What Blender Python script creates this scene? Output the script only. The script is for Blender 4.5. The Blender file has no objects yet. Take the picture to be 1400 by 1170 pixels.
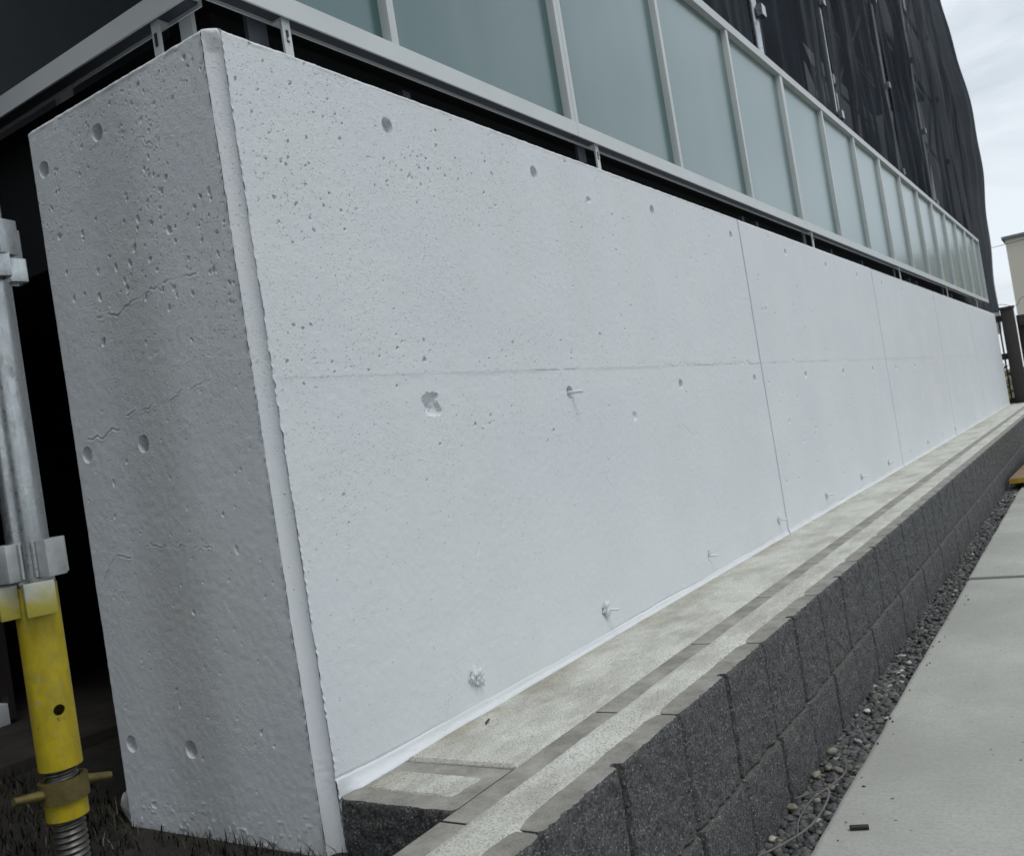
import bpy, bmesh, math, random
import numpy as np
from mathutils import Matrix, Vector

random.seed(7)
rng = np.random.default_rng(7)
R = math.radians
SC = bpy.context.scene
COL = SC.collection

# ------------------------------------------------------------------ camera
CAM = np.array([-0.8136, -0.8991, 0.4137])
YAW, PITCH, ROLL, FPX = 0.5781, 0.0196, -0.1578, 1240.28
fw = Vector((math.cos(PITCH) * math.cos(YAW), math.cos(PITCH) * math.sin(YAW), math.sin(PITCH)))
rt = fw.cross(Vector((0, 0, 1))).normalized()
up = rt.cross(fw)
rt2 = rt * math.cos(ROLL) + up * math.sin(ROLL)
up2 = -rt * math.sin(ROLL) + up * math.cos(ROLL)
cd = bpy.data.cameras.new('camera')
cam = bpy.data.objects.new('camera', cd)
COL.objects.link(cam)
m = Matrix((rt2, up2, -fw)).transposed().to_4x4()
m.translation = Vector(CAM)
cam.matrix_world = m
cd.sensor_fit = 'HORIZONTAL'
cd.sensor_width = 36.0
cd.lens = FPX / 1400 * 36
cd.clip_start = 0.02
cd.clip_end = 2000
cd.dof.use_dof = True
cd.dof.focus_distance = 1.75
cd.dof.aperture_fstop = 13
SC.camera = cam

# ------------------------------------------------------------------ sky, sun, exposure
SUN_EL, SUN_AZ = R(63), R(-113)          # azimuth of the sun measured from +X towards +Y
sun_dir = Vector((math.cos(SUN_EL) * math.cos(SUN_AZ), math.cos(SUN_EL) * math.sin(SUN_AZ), math.sin(SUN_EL)))
W = bpy.data.worlds.new('World')
SC.world = W
W.use_nodes = True
nt = W.node_tree
for n in list(nt.nodes):
    nt.nodes.remove(n)
out = nt.nodes.new('ShaderNodeOutputWorld')
bg = nt.nodes.new('ShaderNodeBackground')
sky = nt.nodes.new('ShaderNodeTexSky')
sky.sky_type = 'NISHITA'
sky.sun_disc = False
sky.sun_elevation = SUN_EL
sky.sun_rotation = math.atan2(sun_dir.x, sun_dir.y)
tc = nt.nodes.new('ShaderNodeTexCoord')
mp = nt.nodes.new('ShaderNodeMapping')
mp.inputs['Scale'].default_value = (1, 1, 2.6)
nz = nt.nodes.new('ShaderNodeTexNoise')
nz.inputs['Scale'].default_value = 3.4
nz.inputs['Detail'].default_value = 7
nz.inputs['Roughness'].default_value = 0.55
nz.inputs['Distortion'].default_value = 0.5
rp = nt.nodes.new('ShaderNodeValToRGB')
rp.color_ramp.elements[0].position = 0.36
rp.color_ramp.elements[0].color = (5.7, 6.35, 6.9, 1)
rp.color_ramp.elements[1].position = 0.62
rp.color_ramp.elements[1].color = (8.4, 9.0, 9.5, 1)
mx = nt.nodes.new('ShaderNodeMix')
mx.data_type = 'RGBA'
mx.inputs['Factor'].default_value = 0.9
L = nt.links.new
L(tc.outputs['Generated'], mp.inputs['Vector'])
L(mp.outputs['Vector'], nz.inputs['Vector'])
L(nz.outputs['Fac'], rp.inputs['Fac'])
L(sky.outputs['Color'], mx.inputs[6])
L(rp.outputs['Color'], mx.inputs[7])
L(mx.outputs[2], bg.inputs['Color'])
bg.inputs['Strength'].default_value = 0.1
L(bg.outputs['Background'], out.inputs['Surface'])

sd = bpy.data.lights.new('sun', 'SUN')
sd.energy = 1.15
sd.angle = R(22)
sd.color = (1.0, 0.985, 0.96)
so = bpy.data.objects.new('sun', sd)
COL.objects.link(so)
so.rotation_euler = (-sun_dir).to_track_quat('-Z', 'Y').to_euler()
so.location = (2, -6, 8)

SC.view_settings.view_transform = 'Standard'
SC.view_settings.look = 'None'
SC.view_settings.exposure = 0.08
SC.view_settings.gamma = 1.0
SC.view_settings.use_curve_mapping = False
SC.render.engine = 'CYCLES'
SC.cycles.use_denoising = True
SC.cycles.max_bounces = 8
SC.cycles.transparent_max_bounces = 16

# ------------------------------------------------------------------ helpers
def link(o, parent=None):
    COL.objects.link(o)
    if parent is not None:
        o.parent = parent
    return o

def empty(name, loc=(0, 0, 0), rz=0.0):
    o = bpy.data.objects.new(name, None)
    o.location = loc
    o.rotation_euler = (0, 0, rz)
    o.empty_display_size = 0.1
    COL.objects.link(o)
    return o

def tag(o, label=None, cat=None, group=None, kind=None):
    if label: o['label'] = label
    if cat: o['category'] = cat
    if group: o['group'] = group
    if kind: o['kind'] = kind
    return o

def mesh_np(name, V, F, mats, parent=None, smooth=False, sharp=None, midx=None, loc=None):
    me = bpy.data.meshes.new(name)
    if isinstance(F, np.ndarray):
        V = np.ascontiguousarray(V, dtype=np.float32)
        n, k = F.shape
        me.vertices.add(len(V)); me.vertices.foreach_set('co', V.ravel())
        me.loops.add(n * k); me.loops.foreach_set('vertex_index', F.astype(np.int32).ravel())
        me.polygons.add(n)
        me.polygons.foreach_set('loop_start', np.arange(0, n * k, k, dtype=np.int32))
        me.update(calc_edges=True)
    else:
        me.from_pydata([tuple(v) for v in V], [], F)
    for mt in (mats if isinstance(mats, (list, tuple)) else [mats]):
        me.materials.append(mt)
    if midx is not None:
        me.polygons.foreach_set('material_index', np.asarray(midx, dtype=np.int32))
    if smooth:
        me.shade_smooth()
        if sharp is not None:
            me.set_sharp_from_angle(angle=sharp)
    me.validate()
    me.update()
    o = bpy.data.objects.new(name, me)
    if loc is not None: o.location = loc
    return link(o, parent)

def bm_obj(name, bm, mats, parent=None, smooth=False, bevel=0, sharp=R(35), loc=None):
    if bevel:
        bmesh.ops.bevel(bm, geom=[e for e in bm.edges if e.calc_face_angle(0) > 0.5], offset=bevel, segments=2, affect='EDGES', profile=0.6)
    me = bpy.data.meshes.new(name)
    bm.to_mesh(me); bm.free()
    for mt in (mats if isinstance(mats, (list, tuple)) else [mats]):
        me.materials.append(mt)
    if smooth or bevel:
        me.shade_smooth(); me.set_sharp_from_angle(angle=sharp)
    o = bpy.data.objects.new(name, me)
    if loc is not None: o.location = loc
    return link(o, parent)

def bbox(bm, x0, x1, y0, y1, z0, z1):
    r = bmesh.ops.create_cube(bm, size=1)
    bmesh.ops.scale(bm, verts=r['verts'], vec=(x1 - x0, y1 - y0, z1 - z0))
    bmesh.ops.translate(bm, verts=r['verts'], vec=((x0 + x1) / 2, (y0 + y1) / 2, (z0 + z1) / 2))
    return r['verts']

def box(name, x0, x1, y0, y1, z0, z1, mat, parent=None, bevel=0.0):
    bm = bmesh.new(); bbox(bm, x0, x1, y0, y1, z0, z1)
    return bm_obj(name, bm, mat, parent, bevel=bevel)

def bcyl(bm, p0, p1, r0, r1=None, seg=16, caps=True):
    p0, p1 = Vector(p0), Vector(p1)
    d = p1 - p0
    q = d.to_track_quat('Z', 'Y').to_matrix().to_4x4()
    q.translation = (p0 + p1) / 2
    bmesh.ops.create_cone(bm, cap_ends=caps, segments=seg, radius1=r0, radius2=r0 if r1 is None else r1, depth=d.length, matrix=q)

def cyl(name, p0, p1, r, mat, parent=None, seg=16, r1=None):
    bm = bmesh.new(); bcyl(bm, p0, p1, r, r1, seg)
    return bm_obj(name, bm, mat, parent, smooth=True)

def extrude_profile(name, prof, x0, x1, mat, parent=None, axis='x'):
    # prof: closed list of (y,z); extruded along local x (or along y with (x,z))
    n = len(prof)
    if axis == 'x':
        V = [(x0, a, b) for a, b in prof] + [(x1, a, b) for a, b in prof]
    else:
        V = [(a, x0, b) for a, b in prof] + [(a, x1, b) for a, b in prof]
    F = [(i, (i + 1) % n, n + (i + 1) % n, n + i) for i in range(n)]
    F += [tuple(range(n - 1, -1, -1)), tuple(range(n, 2 * n))]
    bm = bmesh.new()
    vs = [bm.verts.new(v) for v in V]
    for f in F: bm.faces.new([vs[i] for i in f])
    bmesh.ops.recalc_face_normals(bm, faces=bm.faces)
    return bm_obj(name, bm, mat, parent)

def tube_path(bm, pts, r, seg=8):
    pts = [Vector(p) for p in pts]
    rings = []
    nrm = Vector((0, 0, 1))
    for i, p in enumerate(pts):
        t = (pts[min(i + 1, len(pts) - 1)] - pts[max(i - 1, 0)]).normalized()
        a = t.cross(nrm)
        if a.length < 1e-4: a = t.cross(Vector((1, 0, 0)))
        a.normalize(); b = t.cross(a)
        rings.append([bm.verts.new(p + (a * math.cos(k * 2 * math.pi / seg) + b * math.sin(k * 2 * math.pi / seg)) * r) for k in range(seg)])
    for i in range(len(rings) - 1):
        for k in range(seg):
            bm.faces.new((rings[i][k], rings[i][(k + 1) % seg], rings[i + 1][(k + 1) % seg], rings[i + 1][k]))
    bm.faces.new(rings[0][::-1]); bm.faces.new(rings[-1])
    bmesh.ops.recalc_face_normals(bm, faces=bm.faces)

def spline(pts, n=10):
    P = [Vector(p) for p in pts]
    P = [P[0] * 2 - P[1]] + P + [P[-1] * 2 - P[-2]]
    o = []
    for i in range(1, len(P) - 2):
        for k in range(n):
            t = k / n
            a, b, c, d = P[i - 1], P[i], P[i + 1], P[i + 2]
            o.append(0.5 * ((2 * b) + (c - a) * t + (2 * a - 5 * b + 4 * c - d) * t * t + (3 * b - a - 3 * c + d) * t ** 3))
    o.append(P[-2])
    return o

def hash2(ix, iy, s):
    h = (ix.astype(np.int64) * 374761393 + iy.astype(np.int64) * 668265263 + s * 1274126177) & 0xffffffff
    h = ((h ^ (h >> 13)) * 1274126177) & 0xffffffff
    h = (h ^ (h >> 16)) & 0xffffffff
    return h / 4294967295.0

def vn(x, y, s=0):          # value noise, -1..1
    x = np.asarray(x, float); y = np.asarray(y, float)
    x, y = np.broadcast_arrays(x, y)
    ix, iy = np.floor(x), np.floor(y)
    fx, fy = x - ix, y - iy
    ux, uy = fx * fx * (3 - 2 * fx), fy * fy * (3 - 2 * fy)
    a = hash2(ix, iy, s); b = hash2(ix + 1, iy, s); c = hash2(ix, iy + 1, s); d = hash2(ix + 1, iy + 1, s)
    return ((a * (1 - ux) + b * ux) * (1 - uy) + (c * (1 - ux) + d * ux) * uy) * 2 - 1

def fbm(x, y, s=0, o=4, g=0.5):
    t = 0; a = 1.0
    for k in range(o):
        t = t + a * vn(np.asarray(x) * 2 ** k, np.asarray(y) * 2 ** k, s + k * 17); a *= g
    return t

def grid_faces(nr, nc, flip=False):
    i = np.arange(nr - 1)[:, None] * nc + np.arange(nc - 1)[None, :]
    q = np.stack([i, i + 1, i + nc + 1, i + nc], -1).reshape(-1, 4)
    return q[:, ::-1] if flip else q

# ------------------------------------------------------------------ materials
class MB:
    def __init__(self, name):
        self.m = bpy.data.materials.new(name); self.m.use_nodes = True
        self.nt = self.m.node_tree
        self.b = self.nt.nodes['Principled BSDF']
        self.coord = self.nt.nodes.new('ShaderNodeTexCoord')
    def n(self, t, **kw):
        x = self.nt.nodes.new(t)
        for k, v in kw.items(): x.inputs[k].default_value = v
        return x
    def l(self, a, b): self.nt.links.new(a, b)
    def noise(self, scale, detail=4, rough=0.55, stretch=None, dist=0.0, out='Object'):
        x = self.n('ShaderNodeTexNoise', Scale=scale, Detail=detail, Roughness=rough, Distortion=dist)
        if stretch:
            p = self.n('ShaderNodeMapping', Scale=stretch)
            self.l(self.coord.outputs[out], p.inputs['Vector']); self.l(p.outputs['Vector'], x.inputs['Vector'])
        else:
            self.l(self.coord.outputs[out], x.inputs['Vector'])
        return x.outputs['Fac']
    def voro(self, scale, feature='F1', output='Distance', rnd=1.0):
        x = self.n('ShaderNodeTexVoronoi', Scale=scale, Randomness=rnd); x.feature = feature
        self.l(self.coord.outputs['Object'], x.inputs['Vector'])
        return x.outputs[output]
    def ramp(self, f, stops):
        x = self.nt.nodes.new('ShaderNodeValToRGB'); e = x.color_ramp.elements
        while len(e) < len(stops): e.new(0.5)
        for k, (p, c) in enumerate(stops):
            e[k].position = p
            e[k].color = (c, c, c, 1) if isinstance(c, (int, float)) else (*c, 1)
        self.l(f, x.inputs['Fac'])
        return x.outputs['Color']
    def mix(self, fac, a, b, mode='MIX'):
        x = self.nt.nodes.new('ShaderNodeMix'); x.data_type = 'RGBA'; x.blend_type = mode
        for s, v in ((x.inputs[0], fac), (x.inputs[6], a), (x.inputs[7], b)):
            if isinstance(v, (int, float)): s.default_value = v
            elif isinstance(v, tuple): s.default_value = (*v, 1)
            else: self.l(v, s)
        return x.outputs[2]
    def math(self, op, a, b=0.0):
        x = self.nt.nodes.new('ShaderNodeMath'); x.operation = op
        for s, v in ((x.inputs[0], a), (x.inputs[1], b)):
            if isinstance(v, (int, float)): s.default_value = v
            else: self.l(v, s)
        return x.outputs[0]
    def bump(self, h, strength, dist, prev=None):
        x = self.n('ShaderNodeBump', Strength=strength, Distance=dist)
        self.l(h, x.inputs['Height'])
        if prev is not None: self.l(prev, x.inputs['Normal'])
        return x.outputs['Normal']
    def set(self, color=None, rough=None, metal=None, normal=None, spec=None):
        for nm, v in (('Base Color', color), ('Roughness', rough), ('Metallic', metal), ('Normal', normal), ('Specular IOR Level', spec)):
            if v is None: continue
            s = self.b.inputs[nm]
            if isinstance(v, (int, float)): s.default_value = v
            elif isinstance(v, tuple): s.default_value = (*v, 1)
            else: self.l(v, s)
        return self.m

def mat_paint():
    k = MB('white_wall_paint')
    big = k.noise(3.0, 4)
    c = k.ramp(big, [(0.3, (0.685, 0.715, 0.745)), (0.7, (0.735, 0.757, 0.772))])
    st = k.noise(7, 6, 0.65, stretch=(1, 1, 0.22))
    c = k.mix(k.ramp(st, [(0.45, 0.0), (0.75, 0.55)]), c, (0.675, 0.705, 0.695))
    lap = k.noise(2.2, 4, 0.6, stretch=(0.7, 0.7, 2.2))
    c = k.mix(k.ramp(lap, [(0.52, 0.0), (0.56, 0.22)]), c, (0.78, 0.79, 0.795))
    # air voids: most of them high up and towards the near end of the wall
    sep = k.nt.nodes.new('ShaderNodeSeparateXYZ'); k.l(k.coord.outputs['Object'], sep.inputs[0])
    fx = k.ramp(k.math('MULTIPLY', sep.outputs['X'], 0.5), [(0.0, 1.0), (0.30, 0.62), (0.75, 0.12), (1.0, 0.0)])
    fz = k.ramp(sep.outputs['Z'], [(0.10, 0.12), (0.55, 0.50), (0.80, 1.0)])
    f = k.mix(1.0, fx, fz, 'MULTIPLY')
    msk = k.ramp(k.math('ADD', k.math('MULTIPLY', k.noise(6, 4), 0.9), k.math('MULTIPLY', f, 0.42)), [(0.54, 0.0), (0.74, 1.0)])
    grain = k.math('MULTIPLY', k.noise(250, 4, 0.7), k.math('ADD', 0.45, k.math('MULTIPLY', msk, 0.75)))
    b1 = k.bump(grain, 0.55, 0.0022)
    b2 = k.bump(k.noise(75, 3, 0.5), 0.12, 0.0022, b1)
    pin = k.ramp(k.voro(170), [(0.08, 0.0), (0.18, 1.0)])
    b3 = k.bump(k.mix(msk, (1, 1, 1), pin), 0.8, 0.0026, b2)
    pin2 = k.ramp(k.voro(70), [(0.035, 0.0), (0.08, 1.0)])
    b3 = k.bump(k.mix(k.math('MINIMUM', k.math('MULTIPLY', f, 2.5), 1.0), (1, 1, 1), pin2), 1.0, 0.0040, b3)
    return k.set(c, 0.55, normal=b3, spec=0.35)

def mat_simple(name, color, rough=0.6, metal=0.0, var=0.15, scale=8, bump=0.0, bscale=120, spec=None):
    k = MB(name)
    f = k.noise(scale, 5, 0.6)
    lo = tuple(c * (1 - var) for c in color); hi = tuple(min(1, c * (1 + var)) for c in color)
    c = k.ramp(f, [(0.3, lo), (0.7, hi)])
    nrm = k.bump(k.noise(bscale, 4, 0.6), bump, 0.002) if bump else None
    return k.set(c, rough, metal, nrm, spec)

def mat_split():            # split-face block: charcoal with pale aggregate
    k = MB('split_face_stone')
    base = k.ramp(k.noise(260, 5, 0.75), [(0.36, (0.012, 0.0125, 0.013)), (0.48, (0.056, 0.057, 0.057)), (0.66, (0.165, 0.166, 0.162))])
    col = k.voro(430, output='Color')
    sp = k.nt.nodes.new('ShaderNodeSeparateColor'); k.l(col, sp.inputs['Color'])
    hit = k.ramp(sp.outputs['Red'], [(0.80, 0.0), (0.84, 1.0)])
    near = k.ramp(k.voro(430), [(0.25, 1.0), (0.55, 0.0)])
    c = k.mix(k.mix(1.0, hit, near, 'MULTIPLY'), base, k.ramp(sp.outputs['Blue'], [(0.0, (0.10, 0.10, 0.10)), (1.0, (0.46, 0.46, 0.44))]))
    col2 = k.voro(150, output='Color')
    sp2 = k.nt.nodes.new('ShaderNodeSeparateColor'); k.l(col2, sp2.inputs['Color'])
    c = k.mix(k.ramp(sp2.outputs['Green'], [(0.90, 0.0), (0.95, 0.7)]), c, (0.10, 0.10, 0.098))
    dust = k.ramp(k.noise(5, 4), [(0.5, 0.0), (0.8, 0.30)])
    c = k.mix(dust, c, (0.12, 0.115, 0.105))
    n1 = k.bump(k.noise(170, 4, 0.7), 0.9, 0.004)
    n2 = k.bump(k.noise(420, 3, 0.7), 0.7, 0.0016, n1)
    return k.set(c, 0.72, normal=n2, spec=0.45)

def mat_blocktop():
    k = MB('block_web_concrete')
    c = k.ramp(k.noise(26, 6, 0.65), [(0.3, (0.19, 0.182, 0.162)), (0.7, (0.27, 0.258, 0.232))])
    spk = k.ramp(k.noise(300, 3, 0.7), [(0.33, 0.75), (0.46, 0.0)])
    c = k.mix(spk, c, (0.08, 0.078, 0.072))
    c = k.mix(k.ramp(k.noise(9, 6, 0.75), [(0.44, 0.0), (0.66, 0.75)]), c, (0.40, 0.39, 0.355))
    n = k.bump(k.noise(260, 4, 0.65), 0.5, 0.0018)
    n = k.bump(k.noise(40, 4, 0.6), 0.4, 0.003, n)
    return k.set(c, 0.85, normal=n, spec=0.2)

def mat_mortar():           # pale cement topping, speckled, ochre stains by the wall
    k = MB('cement_topping')
    c = k.ramp(k.noise(10, 5, 0.6), [(0.3, (0.53, 0.53, 0.475)), (0.7, (0.68, 0.68, 0.63))])
    pat = k.ramp(k.noise(5, 6, 0.75, stretch=(0.6, 1.4, 1)), [(0.46, 0.0), (0.66, 0.85)])
    c = k.mix(pat, c, (0.36, 0.345, 0.295))
    # rusty ochre run-off staining, strongest against the foot of the wall
    sep = k.nt.nodes.new('ShaderNodeSeparateXYZ'); k.l(k.coord.outputs['Object'], sep.inputs[0])
    near = k.math('MULTIPLY_ADD', sep.outputs['Y'], 14.0); near_n = near.node; near_n.inputs[2].default_value = 1.05
    near_c = k.math('MINIMUM', k.math('MAXIMUM', near, 0.0), 1.0)
    st = k.math('MULTIPLY', near_c, k.ramp(k.noise(12, 5, 0.7), [(0.40, 0.0), (0.62, 1.0)]))
    c = k.mix(k.math('MULTIPLY', st, 0.75), c, (0.30, 0.26, 0.16))
    spk = k.ramp(k.noise(330, 4, 0.8), [(0.36, 1.0), (0.50, 0.0)])
    c = k.mix(spk, c, (0.19, 0.187, 0.165))
    n = k.bump(k.noise(330, 4, 0.7), 0.65, 0.0018)
    n = k.bump(k.noise(30, 3, 0.6), 0.3, 0.003, n)
    return k.set(c, 0.9, normal=n, spec=0.2)

def mat_walk():
    k = MB('broomed_concrete')
    c = k.ramp(k.noise(4.5, 6, 0.6), [(0.3, (0.41, 0.412, 0.375)), (0.7, (0.52, 0.523, 0.485))])
    c = k.mix(k.ramp(k.noise(1.3, 4, 0.6), [(0.42, 0.0), (0.62, 0.75)]), c, (0.36, 0.362, 0.33))
    br = k.noise(420, 3, 0.6, stretch=(1, 0.06, 1))
    c = k.mix(k.ramp(br, [(0.36, 0.30), (0.46, 0.0)]), c, (0.24, 0.243, 0.232))
    spk = k.ramp(k.noise(45, 2, 0.5), [(0.245, 1.0), (0.265, 0.0)])
    c = k.mix(spk, c, (0.05, 0.05, 0.047))
    c = k.mix(k.ramp(k.noise(130, 5, 0.75), [(0.35, 0.45), (0.55, 0.0)]), c, (0.27, 0.272, 0.255))
    n = k.bump(br, 0.30, 0.0010)
    n = k.bump(k.noise(200, 4, 0.6), 0.3, 0.001, n)
    return k.set(c, 0.85, normal=n, spec=0.25)

def mat_attr(name, attr, rough=0.7, bump=0.3, bscale=300, spec=0.35, dirt=(0.16, 0.155, 0.145)):
    k = MB(name)
    a = k.nt.nodes.new('ShaderNodeAttribute'); a.attribute_name = attr
    c = k.mix(k.ramp(k.noise(220, 4, 0.65), [(0.35, 0.0), (0.75, 0.4)]), a.outputs['Color'], dirt)
    return k.set(c, rough, normal=k.bump(k.noise(bscale, 4, 0.6), bump, 0.001), spec=spec)

def mat_glass():
    k = MB('frosted_glass')
    f = k.noise(2.2, 3, 0.5, stretch=(1, 1, 0.5))
    c = k.ramp(f, [(0.35, (0.008, 0.066, 0.068)), (0.65, (0.014, 0.084, 0.082))])
    dust = k.ramp(k.noise(5, 6, 0.7, stretch=(1, 1, 0.18)), [(0.45, 0.0), (0.75, 0.16)])
    c = k.mix(dust, c, (0.30, 0.33, 0.32))
    k.b.inputs['Coat Weight'].default_value = 1.0
    k.b.inputs['Coat Tint'].default_value = (0.93, 1.0, 0.985, 1)
    k.b.inputs['Coat IOR'].default_value = 1.5
    k.b.inputs['Coat Roughness'].default_value = 0.26
    fine = k.noise(700, 2, 0.6)
    return k.set(c, 0.20, normal=k.bump(fine, 0.04, 0.0006), spec=1.0)

def mat_galv():
    k = MB('galvanised_steel')
    c = k.ramp(k.noise(30, 5, 0.7, stretch=(1, 1, 0.12)), [(0.3, (0.36, 0.38, 0.385)), (0.7, (0.66, 0.68, 0.685))])
    dirt = k.ramp(k.noise(22, 6, 0.75, stretch=(1, 1, 0.4)), [(0.55, 0.0), (0.70, 0.8)])
    c = k.mix(dirt, c, (0.13, 0.13, 0.115))
    r = k.ramp(k.noise(55, 5, 0.7), [(0.3, 0.20), (0.7, 0.42)])
    met = k.ramp(dirt, [(0.0, 0.95), (1.0, 0.25)])
    return k.set(c, r, met, k.bump(k.noise(160, 4, 0.6), 0.2, 0.001))

def mat_yellow():
    k = MB('worn_yellow_paint')
    c = k.ramp(k.noise(40, 5, 0.65, stretch=(1, 1, 0.35)), [(0.3, (0.36, 0.27, 0.008)), (0.7, (0.56, 0.43, 0.012))])
    g = k.ramp(k.noise(26, 5, 0.7), [(0.5, 0.0), (0.75, 0.75)])
    c = k.mix(g, c, (0.26, 0.25, 0.05))
    chip = k.ramp(k.noise(60, 5, 0.7), [(0.66, 0.0), (0.675, 1.0)])
    c = k.mix(chip, c, (0.33, 0.34, 0.33))
    rust = k.ramp(k.noise(90, 5, 0.75), [(0.66, 0.0), (0.69, 1.0)])
    c = k.mix(rust, c, (0.05, 0.035, 0.015))
    return k.set(c, 0.42, normal=k.bump(k.noise(150, 4, 0.65), 0.35, 0.001), spec=0.5)

def mat_wedge():            # galvanised sheet with yellow overspray
    k = MB('yellow_oversprayed_steel')
    c = k.ramp(k.noise(30, 4, 0.6), [(0.3, (0.36, 0.37, 0.36)), (0.7, (0.55, 0.57, 0.57))])
    sep = k.nt.nodes.new('ShaderNodeSeparateXYZ'); k.l(k.coord.outputs['Object'], sep.inputs[0])
    h = k.math('ADD', k.math('MULTIPLY', k.math('SUBTRACT', 0.345, sep.outputs['Z']), 26.0), k.math('MULTIPLY', k.math('SUBTRACT', k.noise(45, 4, 0.6), 0.5), 1.2))
    fac = k.math('MINIMUM', k.math('MAXIMUM', h, 0.0), 0.92)
    c = k.mix(fac, c, (0.46, 0.40, 0.03))
    return k.set(c, 0.42, 0.35, k.bump(k.noise(120, 4, 0.6), 0.35, 0.001))

def mat_net(alpha):
    k = MB('black_mesh_net')
    c = k.ramp(k.noise(2.0, 4, 0.6), [(0.3, (0.011, 0.015, 0.021)), (0.7, (0.022, 0.029, 0.040))])
    k.set(c, 0.6, spec=0.15)
    tr = k.nt.nodes.new('ShaderNodeBsdfTransparent')
    ms = k.nt.nodes.new('ShaderNodeMixShader')
    a = k.ramp(k.noise(1.6, 4, 0.6, stretch=(1, 1, 0.3)), [(0.3, alpha * 0.75), (0.7, alpha * 1.25)])
    k.l(a, ms.inputs[0]); k.l(k.b.outputs['BSDF'], ms.inputs[1]); k.l(tr.outputs['BSDF'], ms.inputs[2])
    k.l(ms.outputs['Shader'], k.nt.nodes['Material Output'].inputs['Surface'])
    return k.m

def mat_brickish(name, c0, c1, mortar, sx, sz):
    k = MB(name)
    mpn = k.n('ShaderNodeMapping'); mpn.inputs['Rotation'].default_value = (R(90), 0, R(90))
    k.l(k.coord.outputs['Object'], mpn.inputs['Vector'])
    b = k.nt.nodes.new('ShaderNodeTexBrick')
    b.inputs['Color1'].default_value = (*c0, 1); b.inputs['Color2'].default_value = (*c1, 1); b.inputs['Mortar'].default_value = (*mortar, 1)
    b.inputs['Scale'].default_value = 1.0; b.inputs['Brick Width'].default_value = sx; b.inputs['Row Height'].default_value = sz
    b.inputs['Mortar Size'].default_value = sz * 0.06
    k.l(mpn.outputs['Vector'], b.inputs['Vector'])
    return k.set(b.outputs['Color'], 0.8)

PAINT = mat_paint()
SPLIT = mat_split()
WEB = mat_blocktop()
MORTAR = mat_mortar()
WALK = mat_walk()
GLASS = mat_glass()
GALV = mat_galv()
YELLOW = mat_yellow()
WEDGE = mat_wedge()
NET = mat_net(0.21)
NETE = mat_net(0.13)
NETD = mat_net(0.07)
ALU = mat_simple('anodised_aluminium', (0.60, 0.625, 0.62), 0.42, 0.12, 0.05, 6, 0.04, 300)
ALUD = mat_simple('window_frame_grey', (0.34, 0.36, 0.37), 0.45, 0.4, 0.1, 12)  # grey metal of the facade window frames
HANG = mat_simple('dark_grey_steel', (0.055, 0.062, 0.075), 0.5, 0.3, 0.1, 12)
DGLASS = mat_simple('near_black_glass', (0.010, 0.014, 0.016), 0.35, 0, 0.15, 60, 0.02, 600, 0.25)  # near-black glass for the side return panes
DARK = mat_simple('void_shade_and_door_black', (0.005, 0.0052, 0.0056), 0.75, 0, 0.2, 3)  # near black stands in for shade under the balcony; also the door leaf
SOIL = mat_simple('dark_soil', (0.020, 0.017, 0.013), 0.95, 0, 0.4, 30, 0.9, 90)
ASPH = mat_simple('asphalt', (0.055, 0.055, 0.055), 0.9, 0, 0.2, 20, 0.4, 150)
STEP = mat_simple('dirty_brown_concrete', (0.030, 0.025, 0.020), 0.9, 0, 0.4, 14, 0.6, 90)
FACADE = mat_simple('grey_render', (0.055, 0.058, 0.062), 0.85, 0, 0.1, 2)
WINDOW = mat_simple('dark_window_glass', (0.03, 0.035, 0.04), 0.12, 0, 0.1, 2)
BROWN = mat_simple('dark_brown_metal', (0.045, 0.038, 0.035), 0.5, 0.3, 0.1, 6)
THREAD = mat_simple('oiled_steel_thread', (0.16, 0.155, 0.14), 0.42, 0.75, 0.25, 30, 0.2)
NUT = mat_simple('brassy_cast_steel', (0.17, 0.14, 0.05), 0.5, 0.55, 0.3, 40, 0.4, 160)
PLYTOP = mat_simple('brown_plywood', (0.24, 0.165, 0.10), 0.75, 0, 0.25, 9, 0.2)
PLYEDGE = mat_simple('yellow_edge_paint', (0.42, 0.25, 0.02), 0.6, 0, 0.2, 20)
PLANK = mat_simple('scaffold_deck_steel', (0.06, 0.062, 0.065), 0.6, 0.2, 0.2, 5)
RUBBER = mat_simple('black_rubber', (0.012, 0.012, 0.012), 0.5, 0, 0.2, 40)
WIRE = mat_simple('grey_wire_sheath', (0.125, 0.12, 0.11), 0.55, 0, 0.25, 60)
TILE = mat_brickish('beige_wall_tile', (0.70, 0.655, 0.54), (0.74, 0.695, 0.58), (0.60, 0.565, 0.47), 0.6, 0.20)
LIP = mat_simple('dusty_dark_concrete', (0.105, 0.10, 0.088), 0.9, 0, 0.35, 30, 0.4, 160)
COPING = mat_simple('grey_roof_coping', (0.16, 0.165, 0.17), 0.6, 0, 0.1, 4)
CONC = mat_simple('unpainted_concrete', (0.30, 0.30, 0.285), 0.9, 0, 0.2, 30, 0.5, 150)
LEAF = mat_simple('dark_hedge_leaf', (0.05, 0.06, 0.02), 0.7, 0, 0.4, 20)

# ------------------------------------------------------------------ ground, pavement
def sheet(name, x0, x1, y0, y1, z, mat, kind='structure'):
    o = mesh_np(name, [(x0, y0, z), (x1, y0, z), (x1, y1, z), (x0, y1, z)], [(0, 1, 2, 3)], mat)
    return tag(o, kind=kind)

tag(sheet('ground', -400, 400, -400, 400, -0.42, ASPH), 'dark asphalt ground under the whole site', None)

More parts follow.
